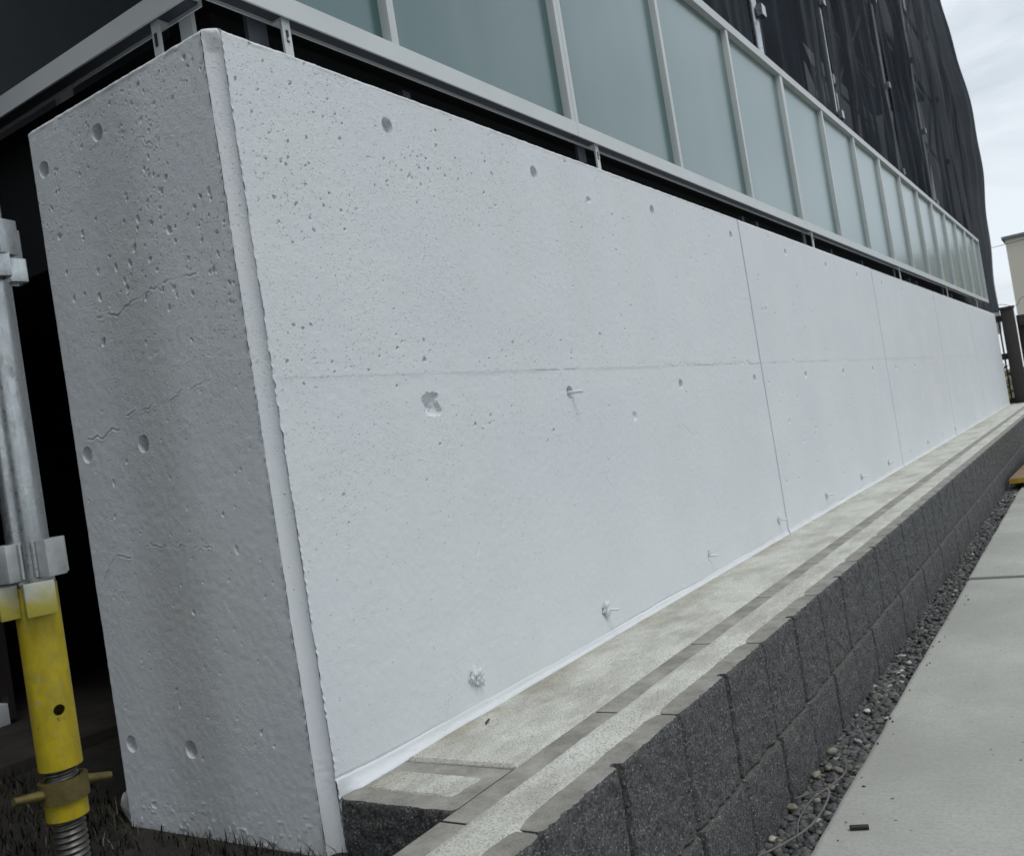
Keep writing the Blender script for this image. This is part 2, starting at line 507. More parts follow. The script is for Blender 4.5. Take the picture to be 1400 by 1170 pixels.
walk = empty('pavement', (0, 0, -0.28))
tag(walk, 'broomed grey concrete pavement in front of the blocks', kind='structure')
def slab(x0, x1, seed, lift=0.0):
    # edge against the gravel is slightly worn: small jog along its length
    xs = np.arange(x0, x1 + 1e-6, 0.02 if x0 < 4 else 0.1)
    e = 0.0016 * fbm(xs * 9, xs * 0 + seed, seed, 3)
    ye = -0.42 + e
    prof = [(0.006, -0.10), (0.0, -0.012), (0.0015, -0.004), (-0.003, -0.0008), (-0.009, 0.0), (-0.25, 0.0005), (-2.2, 0.0)]
    V = []; n = len(prof)
    for x, y in zip(xs, ye):
        xx = x
        for dy, z in prof: V.append((xx, y + dy, z))
    # soften both slab ends
    V = np.array(V).reshape(len(xs), n, 3)
    first, last = V[:1].copy(), V[-1:].copy()
    V[0, :, 2] -= 0.0012; V[-1, :, 2] -= 0.0012
    first[..., 2] = -0.1; last[..., 2] = -0.1
    V = np.concatenate([first, V, last]); V[..., 2] += lift
    F = grid_faces(len(V), n)
    V = V.reshape(-1, 3)
    o = mesh_np('slab', V, F, WALK, walk, smooth=True, sharp=R(40))
    return o
slab(-3.0, 2.583, 3)
slab(2.600, 5.6, 5, 0.0045)
slab(5.622, 8.6, 6, 0.004)
slab(8.614, 14.0, 8)
box('joint_bed', -3, 14, -2.6, -0.43, -0.14, -0.060, SOIL, walk)

tag(sheet('road', -60, 120, -12, -2.7, -0.40, ASPH), 'asphalt road beyond the pavement')
tag(sheet('soil', -4.0, 12.0, -0.19, 5.0, -0.074, SOIL), 'dark planted soil at the foot of the wall end')

# ------------------------------------------------------------------ white concrete wall
WALL_L, WALL_T, WALL_H, ZJ = 10.6, 0.448, 1.0226, 0.549
wall = empty('concrete_wall', (0, 0, 0))
tag(wall, 'long white painted concrete wall with tie holes and pitted end face', 'wall')
CW = 0.0175                                # corner cove width
def jag_front(z): return (0.0006 * fbm(z * 170, z * 0 + 3, 11, 3, 0.8)*np.clip(0.55 + vn(z * 9, z * 0, 14), 0.15, 1.4) + 0.0004 * fbm(z * 22, z * 0, 12, 2)) * np.clip((WALL_H - z) / 0.04, 0.3, 1)
def jag_end(z): return (0.0006 * fbm(z * 160, z * 0 + 5, 21, 3, 0.8)*np.clip(0.55 + vn(z * 8, z * 0, 24), 0.15, 1.4) + 0.0005 * fbm(z * 18, z * 0, 22, 2)) * np.clip((WALL_H - z) / 0.04, 0.3, 1)

HOLES = []                                # (x, z, r, depth, kind)
xs_h = [0.801 + 0.587 * k for k in range(17)]
xs_h[0], xs_h[1] = 0.795, 1.379
for i, x in enumerate([0.340] + xs_h):
    if x > WALL_L - 0.15: continue
    HOLES.append((x, 0.957, 0.0135, 0.018, 'cone'))
    HOLES.append((x + 0.003, 0.503, 0.0135 if i else 0.021, 0.018 if i else 0.017, 'cone' if i else 'chip'))
    HOLES.append((x + 0.006, 0.054, 0.013, 0.011, 'chip'))
HOLES += [(1.024, 0.933, 0.010, 0.007, 'chip'), (1.08, 0.435, 0.011, 0.007, 'chip')]
SCR = [((0.888, 0.328), (0.897, 0.315), (0.912, 0.293)), ((1.482, 0.190), (1.492, 0.178), (1.503, 0.160)), ((2.11, 0.10), (2.125, 0.08)),
       ((0.665, 0.51), (0.655, 0.478)), ((0.40, 0.245), (0.41, 0.262)), ((1.35, 0.40), (1.40, 0.37))]

def carve(PA, PB, H, a, b, r, depth, kind, cell, seed=0):
    ra = r * 1.9
    sel = np.where((np.abs(PA - a) < ra) & (np.abs(PB - b) < ra))
    if len(sel[0]) == 0: return
    da, db = PA[sel] - a, PB[sel] - b
    d = np.hypot(da, db) + 1e-9
    th = np.arctan2(db, da)
    rr = np.full_like(d, r)
    if kind == 'chip':
        rr = r * (1 + 0.30 * vn(th * 1.3 + 5, d * 0 + seed, seed) + 0.15 * vn(th * 4 + 5, d * 0 + seed, seed + 1))
    ring = np.abs(d - rr) < 0.5 * cell[sel]
    f = np.where(ring, rr / d, 1.0)
    PA[sel] = a + da * f; PB[sel] = b + db * f
    ins = (d < rr) & ~ring
    t = np.clip(d / rr, 0, 1)
    h = depth * (1 - 0.30 * t ** 2) if kind == 'cone' else depth * (1 - 0.75 * t ** 1.2 + 0.15 * vn(da * 300, db * 300, seed + 2))
    H[sel] = np.where(ins, h, H[sel])

def dist_poly(PA, PB, pts):
    D = np.full(PA.shape, 9.0)
    for (a0, b0), (a1, b1) in zip(pts[:-1], pts[1:]):
        va, vb = a1 - a0, b1 - b0
        t = np.clip(((PA - a0) * va + (PB - b0) * vb) / (va * va + vb * vb), 0, 1)
        D = np.minimum(D, np.hypot(PA - a0 - t * va, PB - b0 - t * vb))
    return D

def pores(PA, PB, H, A0, A1, B0, B1, n, dens, seed, rmin=0.0006, rmax=0.0023, dmul=3.4):
    rg = np.random.default_rng(seed)
    a = rg.uniform(A0, A1, n * 3); b = rg.uniform(B0, B1, n * 3)
    keep = rg.uniform(0, 1, n * 3) < dens(a, b)
    a, b = a[keep][:n], b[keep][:n]
    rr = rmin + (rmax - rmin) * rg.uniform(0, 1, len(a)) ** 7
    a_ax, b_ax = PA[0], PB[:, 0]
    for x, z, r in zip(a, b, rr):
        e = rg.uniform(1.0, 2.2); ang = rg.uniform(-0.9, 0.9)
        i0, i1 = np.searchsorted(a_ax, [x - r * e * 1.2, x + r * e * 1.2]); j0, j1 = np.searchsorted(b_ax, [z - r * e * 1.2, z + r * e * 1.2])
        i0 = max(i0 - 1, 0); j0 = max(j0 - 1, 0); i1 += 1; j1 += 1
        da, db = PA[j0:j1, i0:i1] - x, PB[j0:j1, i0:i1] - z
        u = da * math.cos(ang) + db * math.sin(ang); v = (-da * math.sin(ang) + db * math.cos(ang)) / e
        d = np.hypot(u, v)
        H[j0:j1, i0:i1] = np.maximum(H[j0:j1, i0:i1], np.where(d < r, np.minimum(r * dmul, 0.008) * (1 - (d / r) ** 4), -1))

JX = [0.0, 2.063, 4.09, 6.12, 8.15, WALL_L]

def front_panel(k, part):
    x0, x1 = JX[k], JX[k + 1]
    if k == 0: x0 = CW
    z0, z1 = (ZJ, WALL_H) if part else (-0.10, ZJ)
    dz = [0.0015, 0.0045, 0.007, 0.009, 0.011][k]
    xs = [x0]
    while xs[-1] < x1 - 1e-6:
        xs.append(xs[-1] + min([0.0015, 0.006, 0.009, 0.012, 0.015][k] if k else 0.0015 * (1 + 0.9 * xs[-1]), 0.015))
    xs = np.array(xs); xs = x0 + (xs - x0) * (x1 - x0) / (xs[-1] - x0)
    if k > 0: xs = np.concatenate([[x0, x0 + 0.0060, x0 + 0.0064], xs[xs > x0 + 0.009]])
    if k < 4: xs = np.concatenate([xs[xs < x1 - 0.009], [x1 - 0.0064, x1 - 0.0060, x1]])
    zs = np.linspace(z0, z1, max(8, int((z1 - z0) / dz)) + 1)
    PA, PB = np.meshgrid(xs, zs)
    H = np.zeros_like(PA)
    if k == 0:
        dens = lambda a, b: np.clip(0.13 + 1.2 * np.exp(-((a - 0.25) / 0.33) ** 2) * np.clip((b - 0.30) / 0.6, 0.12, 1) + 0.5 * np.exp(-((b - 0.5) / 0.14) ** 2) * np.exp(-((a - 0.5) / 0.6) ** 2), 0, 1) * np.clip(0.35 + 1.3 * vn(a * 9, b * 9, 3), 0.05, 1) * (b > 0.10)
        pores(PA, PB, H, x0 + .01, x1, max(z0, 0.05), z1 - 0.006, 1500 if part else 480, dens, 41 + part)
    elif k == 1:
        pores(PA, PB, H, x0 + .02, x1, max(z0, 0.1), z1 - 0.01, 60, lambda a, b: 0.5 + 0 * a, 51 + part, 0.002, 0.004)
    H0 = H.copy()
    und = 0.0007 * fbm(PA * 3.5, PB * 3.5, 31, 3) + 0.00022 * vn(PA * 120, PB * 120, 35)
    cell = np.full_like(PA, 1.0) * np.maximum(dz, np.gradient(xs)[None, :])
    # holes
    for j, (hx, hz, r, dp, kind) in enumerate(HOLES):
        if x0 - .03 < hx < x1 + .03 and z0 - .03 < hz < z1 + .03:
            carve(PA, PB, H, hx, hz, r, dp, kind, cell, j)
    if k <= 1:
        for pts in SCR:
            D = dist_poly(PA, PB, pts)
            H = np.where(D < 0.0022, 0.0016 * (1 - D / 0.0022) + H, H)
    H = H + und
    # horizontal day joint: ragged lips along z = ZJ
    if part:
        lip = np.clip(fbm(PA * 5, PA * 0 + 1, 61, 3) * 0.9 + 0.35, 0, 1)
        dd = (PB - ZJ) - 0.0025 * np.clip(fbm(PA * 40, PA * 0, 62, 4, 0.7), -1, 1) * lip
        H += np.where(dd < 0.0028, 0.0016 * np.clip(1 - np.clip(dd, 0, 1) / 0.0028, 0, 1) * np.clip(lip * 1.3 - 0.35, 0.22, 0.8), 0)
        # chipped honeycomb along the joint
        hc = np.clip(fbm(PA * 2.2, PB * 0, 65, 2) - 0.25, 0, 1)
        H += 0.0030 * hc * np.exp(-((PB - ZJ - 0.004) / 0.006) ** 2) * (vn(PA * 150, PB * 190, 66) > 0.1)
        # top arris: irregular rounded lip
        tt = (WALL_H - PB)
        w = 0.0075 + 0.0009 * fbm(PA * 70, PA * 0, 63, 4, 0.7)
        q = np.clip(1 - tt / w, 0, 1)
        H += 0.009 * q ** 2
        H -= 0.0010 * np.exp(-((tt - w * 1.05) / 0.0022) ** 2) * (0.6 + 0.6 * vn(PA * 60, PA * 0, 64))
        PB = PB - q ** 3 * 0.0025 * (0.5 + 0.5 * vn(PA * 160, PA * 0, 68))
    else:
        dd = ZJ - PB
        H -= 0.0006 * np.clip(1 - dd / 0.005, 0, 1) * np.clip(0.2 + fbm(PA * 5, PA * 0, 71, 3), 0, 1)
        # skirt: trowelled fillet at the ledge
        zs_k = 0.009 + 0.013 * np.exp(-PA / 0.35) + 0.0016 * fbm(PA * 8, PA * 0, 72, 3)
        out_k = 0.004 + 0.009 * np.exp(-PA / 0.25)
        q = np.clip(1 - PB / zs_k, 0, 1) * (PB > -0.005) * np.clip((PA - CW) / 0.035, 0.12, 1)
        H -= np.where((PB < zs_k) & (PB > -0.005), 0.0012 + out_k * np.clip(q, 0, 1.0) ** 2.2, 0) * (1 + 0.10 * vn(PA * 60, PB * 300, 73))
        seam = np.exp(-((PB - zs_k - 0.001) / 0.0016) ** 2)
        H += 0.0014 * seam * np.clip(0.35 + fbm(PA * 3, PA * 0, 74, 2), 0, 1)
    # vertical joints: narrow V grooves
    gw = 0.0048
    if k > 0: H += 0.0145 * (PA < x0 + 0.0062)
    if k < 4: H += 0.0145 * (PA > x1 - 0.0062)
    if k == 0:
        wgt = np.clip(1 - (PA - CW) / 0.012, 0, 1)
        PA = PA + jag_front(PB) * wgt
        H -= 0.0020 * np.exp(-((PA - CW - 0.0010) / 0.0020) ** 2) * np.clip(0.45 + 0.7 * vn(PB * 200, PB * 0, 75), 0, 1)
    V = np.stack([PA, H, PB], -1).reshape(-1, 3)
    F = grid_faces(*PA.shape)
    return mesh_np('wall_panel', V, F, PAINT, wall, smooth=True, sharp=R(48))

for k in range(5):
    for part in (1, 0):
        front_panel(k, part)

# end face
def end_panel():
    ys = np.arange(CW, WALL_T + 1e-6, 0.0016)
    ys[-1] = WALL_T
    zs = np.append(np.arange(-0.12, WALL_H - 1e-4, 0.0016), WALL_H)
    PA, PB = np.meshgrid(ys, zs)
    H = np.zeros_like(PA)
    dens = lambda a, b: np.clip(0.03 + np.clip((b - 0.55) / 0.30, 0, 1) * np.clip(1.15 - a / 0.55, 0.25, 1), 0, 1) * np.clip(0.4 + 1.2 * vn(a * 12, b * 8, 5), 0.05, 1)
    pores(PA, PB, H, CW + .006, WALL_T - .006, 0.0, WALL_H - 0.012, 1250, dens, 81, 0.0007, 0.0030, 3.0)
    pores(PA, PB, H, 0.10, 0.40, 0.66, 0.86, 26, lambda a, b: 0.7 + 0 * a, 82, 0.0026, 0.0052, 2.2)
    pores(PA, PB, H, 0.04, 0.42, 0.0, 0.6, 70, lambda a, b: 0.7 + 0 * a, 83, 0.0012, 0.0032, 1.6)
    cell = np.full_like(PA, 0.0016)
    for j, (y, z) in enumerate(((0.267, 0.962), (0.413, 0.951), (0.268, 0.501), (0.412, 0.503), (0.265, 0.054), (0.410, 0.055))):
        carve(PA, PB, H, y, z, 0.0132, 0.017, 'cone', cell, 91 + j)
    carve(PA, PB, H, 0.375, -0.035, 0.0055, 0.006, 'chip', cell, 99)
    def crack(pts, w=0.0016, dp=0.0028, seed=0, amp=0.0032):
        P = []
        for (a0, b0), (a1, b1) in zip(pts[:-1], pts[1:]):
            n = max(2, int(math.hypot(a1 - a0, b1 - b0) / 0.006))
            for t in np.arange(n) / n:
                aa, bb = a0 + (a1 - a0) * t, b0 + (b1 - b0) * t
                P.append((aa, bb + amp * float(vn(aa * 95, seed, seed)) + 0.7 * amp * (float(hash2(np.array(round(aa * 400)), np.array(seed), 5)) * 2 - 1)))
        P.append(pts[-1])
        D = dist_poly(PA, PB, P)
        fade = np.clip(0.55 + 0.8 * vn(PA * 45, PB * 45, seed + 3), 0, 1)
        H[:] = np.where(D < w, np.maximum(H, dp * (1 - D / w) * fade), H)
        lipd = np.exp(-((D - w * 1.8) / (w * 0.8)) ** 2) * (PB < 9) * fade
        H[:] -= 0.00055 * lipd
    crack([(0.335, 0.700), (0.286, 0.694), (0.238, 0.708), (0.187, 0.712), (0.175, 0.705)], seed=1)
    crack([(0.170, 0.712), (0.161, 0.719), (0.127, 0.713), (0.10, 0.712)], seed=2)
    crack([(0.10, 0.716), (0.073, 0.710), (0.055, 0.695)], 0.0013, 0.0014, seed=3, amp=0.002)
    crack([(0.405, 0.525), (0.367, 0.522), (0.345, 0.535), (0.32, 0.53)], seed=4)
    crack([(0.30, 0.548), (0.22, 0.553), (0.15, 0.558), (0.10, 0.566)], 0.0013, 0.0016, seed=5)
    crack([(0.430, 0.292), (0.39, 0.338), (0.374, 0.345), (0.34, 0.338)], 0.0014, 0.0022, seed=6, amp=0.003)
    crack([(0.30, 0.352), (0.23, 0.346), (0.152, 0.340)], 0.0012, 0.0013, seed=7, amp=0.004)
    crack([(0.215, 0.905), (0.18, 0.92), (0.13, 0.902), (0.10, 0.91), (0.085, 0.88)], 0.0013, 0.0012, seed=8, amp=0.006)
    H += 0.0007 * fbm(PA * 5, PB * 5, 85, 3) + 0.00025 * vn(PA * 120, PB * 120, 86)
    # drips and grit at the foot
    H -= 0.0016 * np.clip(vn(PA * 170, PB * 170, 87) - 0.45, 0, 1) * np.clip(1 - (PB + 0.07) / 0.07, 0, 1) * 2
    tt = WALL_H - PB
    w = 0.008 + 0.0009 * fbm(PA * 75, PA * 0, 88, 4, 0.7)
    q = np.clip(1 - tt / w, 0, 1)
    H += 0.009 * q ** 2
    H -= 0.0010 * np.exp(-((tt - w * 1.1) / 0.0022) ** 2) * (0.6 + 0.6 * vn(PA * 80, PA * 0, 89))
    q2 = np.clip(1 - (WALL_T - PA) / 0.008, 0, 1); H += 0.008 * q2 ** 2
    wgt = np.clip(1 - (PA - CW) / 0.012, 0, 1)
    PA2 = PA + jag_end(PB) * wgt
    H -= 0.0017 * np.exp(-((PA - CW - 0.001) / 0.0020) ** 2) * np.clip(0.4 + 0.7 * vn(PB * 190, PB * 0, 90), 0, 1)
    V = np.stack([H, PA2, PB], -1).reshape(-1, 3)
    return mesh_np('end_panel', V, grid_faces(*PA.shape, flip=True), PAINT, wall, smooth=True, sharp=R(48))
end_panel()

# moulded corner: shallow cove between the two faces
def corner():
    zs = np.append(np.arange(-0.12, WALL_H - 1e-4, 0.0016), WALL_H)
    T = np.array([0, 0.04, 0.12, 0.25, 0.4, 0.55, 0.7, 0.82, 0.9, 0.96, 1.0])
    je, jf = jag_end(zs), jag_front(zs)
    A = np.stack([np.zeros_like(zs), CW + je], -1); B = np.stack([CW + jf, np.zeros_like(zs)], -1)
    rows = []
    for k, t in enumerate(T):
        P = np.array([0.0, CW]) * (1 - t) + np.array([CW, 0.0]) * t + (np.stack([0 * zs, je], -1) if k == 0 else (np.stack([jf, 0 * zs], -1) if k == len(T) - 1 else 0)) + 0 * A
        bulge = (0.0068 * (4 * t * (1 - t)) ** 0.8 + (0.0010 if 0 < k < len(T) - 1 else 0)) * np.clip((WALL_H - zs - 0.012) / 0.02, -0.35, 1)
        bulge = bulge + 0.00012 * fbm(zs * 12, zs * 0 + t * 2, 95, 2) * (0 < k < len(T) - 1)
        P = P + bulge[:, None] * np.array([0.7071, 0.7071])
        q = np.clip(1 - (WALL_H - zs) / (0.010 + 0.003 * vn(zs * 0 + t * 7, zs * 0, 98)), 0, 1) ** 2 * 0.006
        rows.append(np.stack([P[:, 0] + q, P[:, 1] + q, zs], -1))
    V = np.stack(rows, 1)
    # crumbled mortar at the foot of the cove
    f = np.exp(-((V[..., 2] - 0.03) / 0.03) ** 2) * np.clip(0.5 + vn(V[..., 0] * 400, V[..., 2] * 260, 97), 0, 1)
    V[..., 0] -= 0.0004 * f; V[..., 1] -= 0.0004 * f
    mesh_np('corner_cove', V.reshape(-1, 3), grid_faces(len(zs), len(T), flip=True), PAINT, wall, smooth=True, sharp=R(60))
corner()
box('wall_top', 0.012, WALL_L - 0.002, 0.012, WALL_T - 0.004, WALL_H - 0.0092, WALL_H - 0.0035, PAINT, wall)
box('wall_core', 0.022, WALL_L - 0.001, 0.022, WALL_T - 0.001, -0.35, WALL_H - 0.0095, PAINT, wall)

# tie ends left along the foot of the wall
def lump_mesh(seed, s):
    bm = bmesh.new(); bmesh.ops.create_icosphere(bm, subdivisions=4, radius=1)
    rg = random.Random(seed)
    a, b = rg.random() * 9, rg.random() * 9
    for v in bm.verts:
        n = float(fbm(v.co.x * 1.7 + a, v.co.z * 1.7 + v.co.y * 1.2 + b, seed, 5, 0.72))
        v.co *= 1 + 0.60 * n
        v.co.x *= 0.95; v.co.z *= 1.15; v.co.y *= 0.65
        v.co *= s
    return bm
for j, x in enumerate([0.340] + xs_h):
    if x > 8.5: continue
    s = 0.0130 if j == 0 else (0.0105 if j < 2 else 0.0088)
    if j in (0, 1, 3, 4, 5, 6, 8, 10):
        st = bm_obj('tie_mortar', lump_mesh(j + 3, s), PAINT, wall, smooth=True, sharp=R(80), loc=(x + 0.004, -0.0015, 0.059))
        if j:
            cyl('tie_pin', (0.003, 0.002, -0.002), (0.012, -0.024, -0.004), 0.0029, PAINT, st, 8)
    else:
        st = bm_obj('tie_mortar', lump_mesh(j + 3, s * 0.55), PAINT, wall, smooth=True, sharp=R(80), loc=(x + 0.004, 0.001, 0.066))
        cyl('tie_pin', (0.003, 0.006, -0.009), (0.010, -0.022, -0.011), 0.0029, PAINT, st, 8)
cyl('tie_pin', (0.800, 0.012, 0.503), (0.806, -0.026, 0.501), 0.0036, PAINT, wall, 12)

# ------------------------------------------------------------------ retaining wall of split-face blocks
ret = empty('retaining_wall', (0, 0, 0))
tag(ret, 'low charcoal split-face block retaining wall with cement filled top', 'wall')
BP = 0.3795                               # block pitch

def block_mesh(name, Lb, Hb, Db, seed, groove=True, dx=0.0042, amp=0.0022, top=None):
    nx = int(Lb / dx) + 1; nzz = int(Hb / dx) + 1
    xs = np.linspace(0, Lb, nx); zs = np.append(np.linspace(-Hb, -0.004, nzz - 2), [-0.0015, 0.0])
    nzz = len(zs)
    if groove:
        gcx = Lb / 2
        xs = xs[np.abs(xs - gcx) > 0.0105]
        xs = np.sort(np.concatenate([xs, gcx + np.array([-0.0092, -0.0066, -0.0052, 0.0, 0.0052, 0.0066, 0.0092])]))
        nx = len(xs)
    X, Z = np.meshgrid(xs, zs)
    D = amp * fbm(X * 60 + seed * 7, Z * 60, seed, 4, 0.75) + 0.0012 * fbm(X * 9 + seed, Z * 9, seed + 5, 2)
    D = D * np.clip(np.minimum(X, Lb - X) / 0.010, 0.15, 1) * np.clip(-Z / 0.012, 0.35, 1)
    if groove:
        g = np.clip((0.0072 - np.abs(X - Lb / 2)) / 0.0016, 0, 1)
        D = D * np.clip((np.abs(X - Lb / 2) - 0.0066) / 0.006, 0.15, 1) * (1 - g) + 0.012 * g
    dl = np.minimum(X, Lb - X)
    r = 0.0065
    D += r * np.clip(1 - dl / r, 0, 1) ** 2.2
    dt = -Z
    D += 0.0022 * np.clip(1 - dt / 0.006, 0, 1) ** 2 * (1 + 0.8 * vn(X * 160, X * 0, seed + 9))
    D = np.where(Z > -0.001, np.clip(D, -0.002, 0.03), D)
    V = [np.stack([X, -Db + D, Z], -1).reshape(-1, 3)]
    F = [grid_faces(nzz, nx)]
    nf = len(F[0])
    # top: from the ragged front edge back to y = 0
    base = nx * nzz
    back_t = np.stack([xs, np.zeros(nx), np.zeros(nx)], -1)
    back_b = np.stack([xs, np.zeros(nx), np.full(nx, -Hb)], -1)
    V += [back_t, back_b]
    top_row = np.arange((nzz - 1) * nx, nzz * nx); bot_row = np.arange(nx)
    bt = base + np.arange(nx); bb = base + nx + np.arange(nx)
    F.append(np.stack([top_row[:-1], top_row[1:], bt[1:], bt[:-1]], -1)); nt_ = nx - 1
    F.append(np.stack([bt[:-1], bt[1:], bb[1:], bb[:-1]], -1))
    F.append(np.stack([bb[:-1], bb[1:], bot_row[1:], bot_row[:-1]], -1))
    V = np.concatenate(V); F4 = np.concatenate(F)
    midx = np.concatenate([np.zeros(nf), np.ones(nt_), np.zeros(2 * nt_)]).astype(int)
    faces = [tuple(f) for f in F4]
    left = [i * nx for i in range(nzz)]; right = [i * nx + nx - 1 for i in range(nzz)]
    faces.append(tuple(left[::-1] + [int(bb[0]), int(bt[0])][::1])); faces.append(tuple(right + [int(bt[-1]), int(bb[-1])]))
    midx = np.concatenate([midx, [0, 0]])
    me = bpy.data.meshes.new(name)
    me.from_pydata([tuple(v) for v in V], [], faces)
    me.materials.append(SPLIT); me.materials.append(top or WEB)
    me.polygons.foreach_set('material_index', midx.astype(np.int32))
    me.shade_smooth(); me.set_sharp_from_angle(angle=R(40))
    me.update()
    return me

def put(name, me, parent, loc, rz=0):
    o = bpy.data.objects.new(name, me); o.location = loc; o.rotation_euler = (0, 0, rz)
    return link(o, parent)

UPPER = [block_mesh('block', BP - 0.0045, 0.166, 0.138, 101 + 7 * i) for i in range(4)]
LOWER = [block_mesh('block', BP - 0.0045, 0.26, 0.1445, 201 + 7 * i, dx=0.007, top=LIP) for i in range(3)]
nB = 0
x = -0.012 - BP * 3
while x < 12.0:
    put('block', UPPER[nB % 4], ret, (x, -0.1965, 0.0))
    put('block', LOWER[(nB * 2 + 1) % 3], ret, (x + (BP / 2), -0.1965, -0.170))
    nB += 1; x += BP
# rear row: first short block shows its split end
rear_end = block_mesh('rear_block', 0.187, 0.12, 0.130, 301, groove=False, dx=0.004, amp=0.0016)
put('rear_block', rear_end, ret, (0.142, -0.006, -0.001), R(-90))
x = 0.145
REAR = None
while x < 10.5:
    x2 = min(x + 0.39, 10.59)
    if REAR is None:
        bmr = bmesh.new(); bbox(bmr, 0, 0.387, -0.175, 0, -0.16, 0); REAR = bm_obj('rear_block', bmr, WEB, ret, bevel=0.003, loc=(x, -0.0205, -0.0012)).data
    else:
        put('rear_block', REAR, ret, (x, -0.0205, -0.0012))
    x += 0.39

def strip(name, xs, ylo, yhi, zt, mat, parent, ny=8, seed=0, hz=0.0006):
    # thin trowelled topping with feathered edges (y from yhi down to ylo, arrays along x)
    T = np.linspace(0, 1, ny)
    X = np.repeat(xs[:, None], ny, 1)
    Y = yhi[:, None] * (1 - T) + ylo[:, None] * T
    Z = zt + hz * fbm(X * 14, Y * 30, seed, 3)
    Z[:, 0] -= 0.006; Z[:, -1] -= 0.006
    Z[0] -= 0.006; Z[-1] -= 0.006
    return mesh_np(name, np.stack([X, Y, Z], -1).reshape(-1, 3), grid_faces(len(xs), ny, flip=True), mat, parent, smooth=True, sharp=R(50))

xs = np.concatenate([np.arange(-1.0, 3.0, 0.004), np.arange(3.0, 11.9, 0.03)])
ph = ((xs + 0.012) / BP) % 1.0
scal = np.exp(-(np.minimum(ph, 1 - ph) / 0.045) ** 2)
strip('core_fill', xs, -0.302 - 0.008 * scal + 0.0008 * fbm(xs * 90, xs * 0, 401, 4, 0.7), -0.2275 + 0.0006 * fbm(xs * 90, xs * 0, 402, 4, 0.6), 0.0022, MORTAR, ret, 8, 403)
xs = np.concatenate([np.arange(0.147, 3.0, 0.004), np.arange(3.0, 10.6, 0.03)])
strip('cement_topping', xs, -0.2000 + 0.0007 * fbm(xs * 90, xs * 0, 404, 4, 0.65), -0.001 + 0 * xs, 0.0030, MORTAR, ret, 16, 405, 0.0009)
xs = np.arange(0.046, 0.114, 0.004)
strip('core_fill', xs, -0.174 + 0.003 * fbm(xs * 40, xs * 0, 406, 3), -0.015 + 0 * xs, 0.0012, MORTAR, ret, 14, 407)
# grit and twigs lying on the ledge
tw = bmesh.new(); tube_path(tw, [(0.283, -0.053, 0.006), (0.290, -0.051, 0.0068), (0.300, -0.0475, 0.0062)], 0.0016, 6)
tag(bm_obj('twig', tw, mat_simple('brown_twig', (0.06, 0.04, 0.02), 0.8), smooth=True), 'tiny brown twig lying on pale cement ledge by the wall', 'twig')

# ------------------------------------------------------------------ gravel strip, pebbles
def stones(n, xr, yr, zc, smin, smax, seed, zj=0.004):
    bm = bmesh.new(); bmesh.ops.create_icosphere(bm, subdivisions=2 if smax > 0.007 else 1, radius=1)
    bV = np.array([v.co[:] for v in bm.verts]); bF = np.array([[v.index for v in f.verts] for f in bm.faces]); bm.free()
    rg = np.random.default_rng(seed)
    Vs, Fs, Cs = [], [], []
    pal = np.array([(0.062, 0.064, 0.065), (0.095, 0.098, 0.098), (0.040, 0.041, 0.043), (0.11, 0.11, 0.105), (0.17, 0.155, 0.125), (0.24, 0.22, 0.18), (0.45, 0.44, 0.41)])
    pw = np.array([0.33, 0.25, 0.22, 0.11, 0.05, 0.025, 0.015])
    for i in range(n):
        x = rg.uniform(*xr); y = rg.uniform(*yr); s = rg.uniform(smin, smax) * (1.25 if rg.random() < 0.12 else 1)
        sc = s * np.array([rg.uniform(0.9, 1.5), rg.uniform(0.75, 1.0), rg.uniform(0.5, 0.8)])
        w = bV * (1 + 0.34 * vn(bV[:, 0] * 1.8 + i * 3.1, bV[:, 1] * 1.4 + bV[:, 2] * 1.7 + i, i % 97)[:, None])
        w = w * sc
        a, b = rg.uniform(0, 6.28), rg.normal(0, 0.35)
        ca, sa, cb, sb = math.cos(a), math.sin(a), math.cos(b), math.sin(b)
        Rm = np.array([[ca, -sa, 0], [sa, ca, 0], [0, 0, 1]]) @ np.array([[1, 0, 0], [0, cb, -sb], [0, sb, cb]])
        y = min(max(y, yr[0] + s * 0.7), yr[1] - s * 0.7)
        Vs.append(w @ Rm.T + (x, y, zc + rg.uniform(-zj, zj))); Fs.append(bF + i * len(bV))
        c = pal[rg.choice(7, p=pw)] * rg.uniform(0.8, 1.2)
        Cs.append(np.repeat(np.append(c, 1)[None], len(bV), 0))
    return np.concatenate(Vs), np.concatenate(Fs), np.concatenate(Cs)
STONE = mat_attr('mixed_pebble', 'tone', 0.62, 0.35, 260)
def add_tone(o, Cc):
    at = o.data.color_attributes.new('tone', 'FLOAT_COLOR', 'POINT')
    at.data.foreach_set('color', np.asarray(Cc, np.float32).ravel())
parts = [stones(1800, (0.30, 1.5), (-0.4195, -0.336), -0.2935, 0.0048, 0.0088, 501, 0.005), stones(2100, (1.5, 3.6), (-0.4195, -0.336), -0.2925, 0.0046, 0.0080, 502, 0.005),
         stones(2200, (3.6, 9.5), (-0.4195, -0.336), -0.292, 0.0075, 0.011, 503, 0.005), stones(900, (0.3, 2.5), (-0.4195, -0.338), -0.302, 0.006, 0.010, 504, 0.004)]
parts.append(stones(26, (0.6, 3.4), (-0.46, -0.423), -0.2782, 0.0012, 0.0032, 505, 0.0006))
parts.append(stones(16, (0.6, 4.0), (-0.95, -0.45), -0.2790, 0.0008, 0.0018, 506, 0.0004))
off = 0; Va, Fa, Ca = [], [], []
for v, f, c in parts:
    Va.append(v); Fa.append(f + off); Ca.append(c); off += len(v)
gv = mesh_np('gravel', np.concatenate(Va), np.concatenate(Fa), STONE, smooth=True)
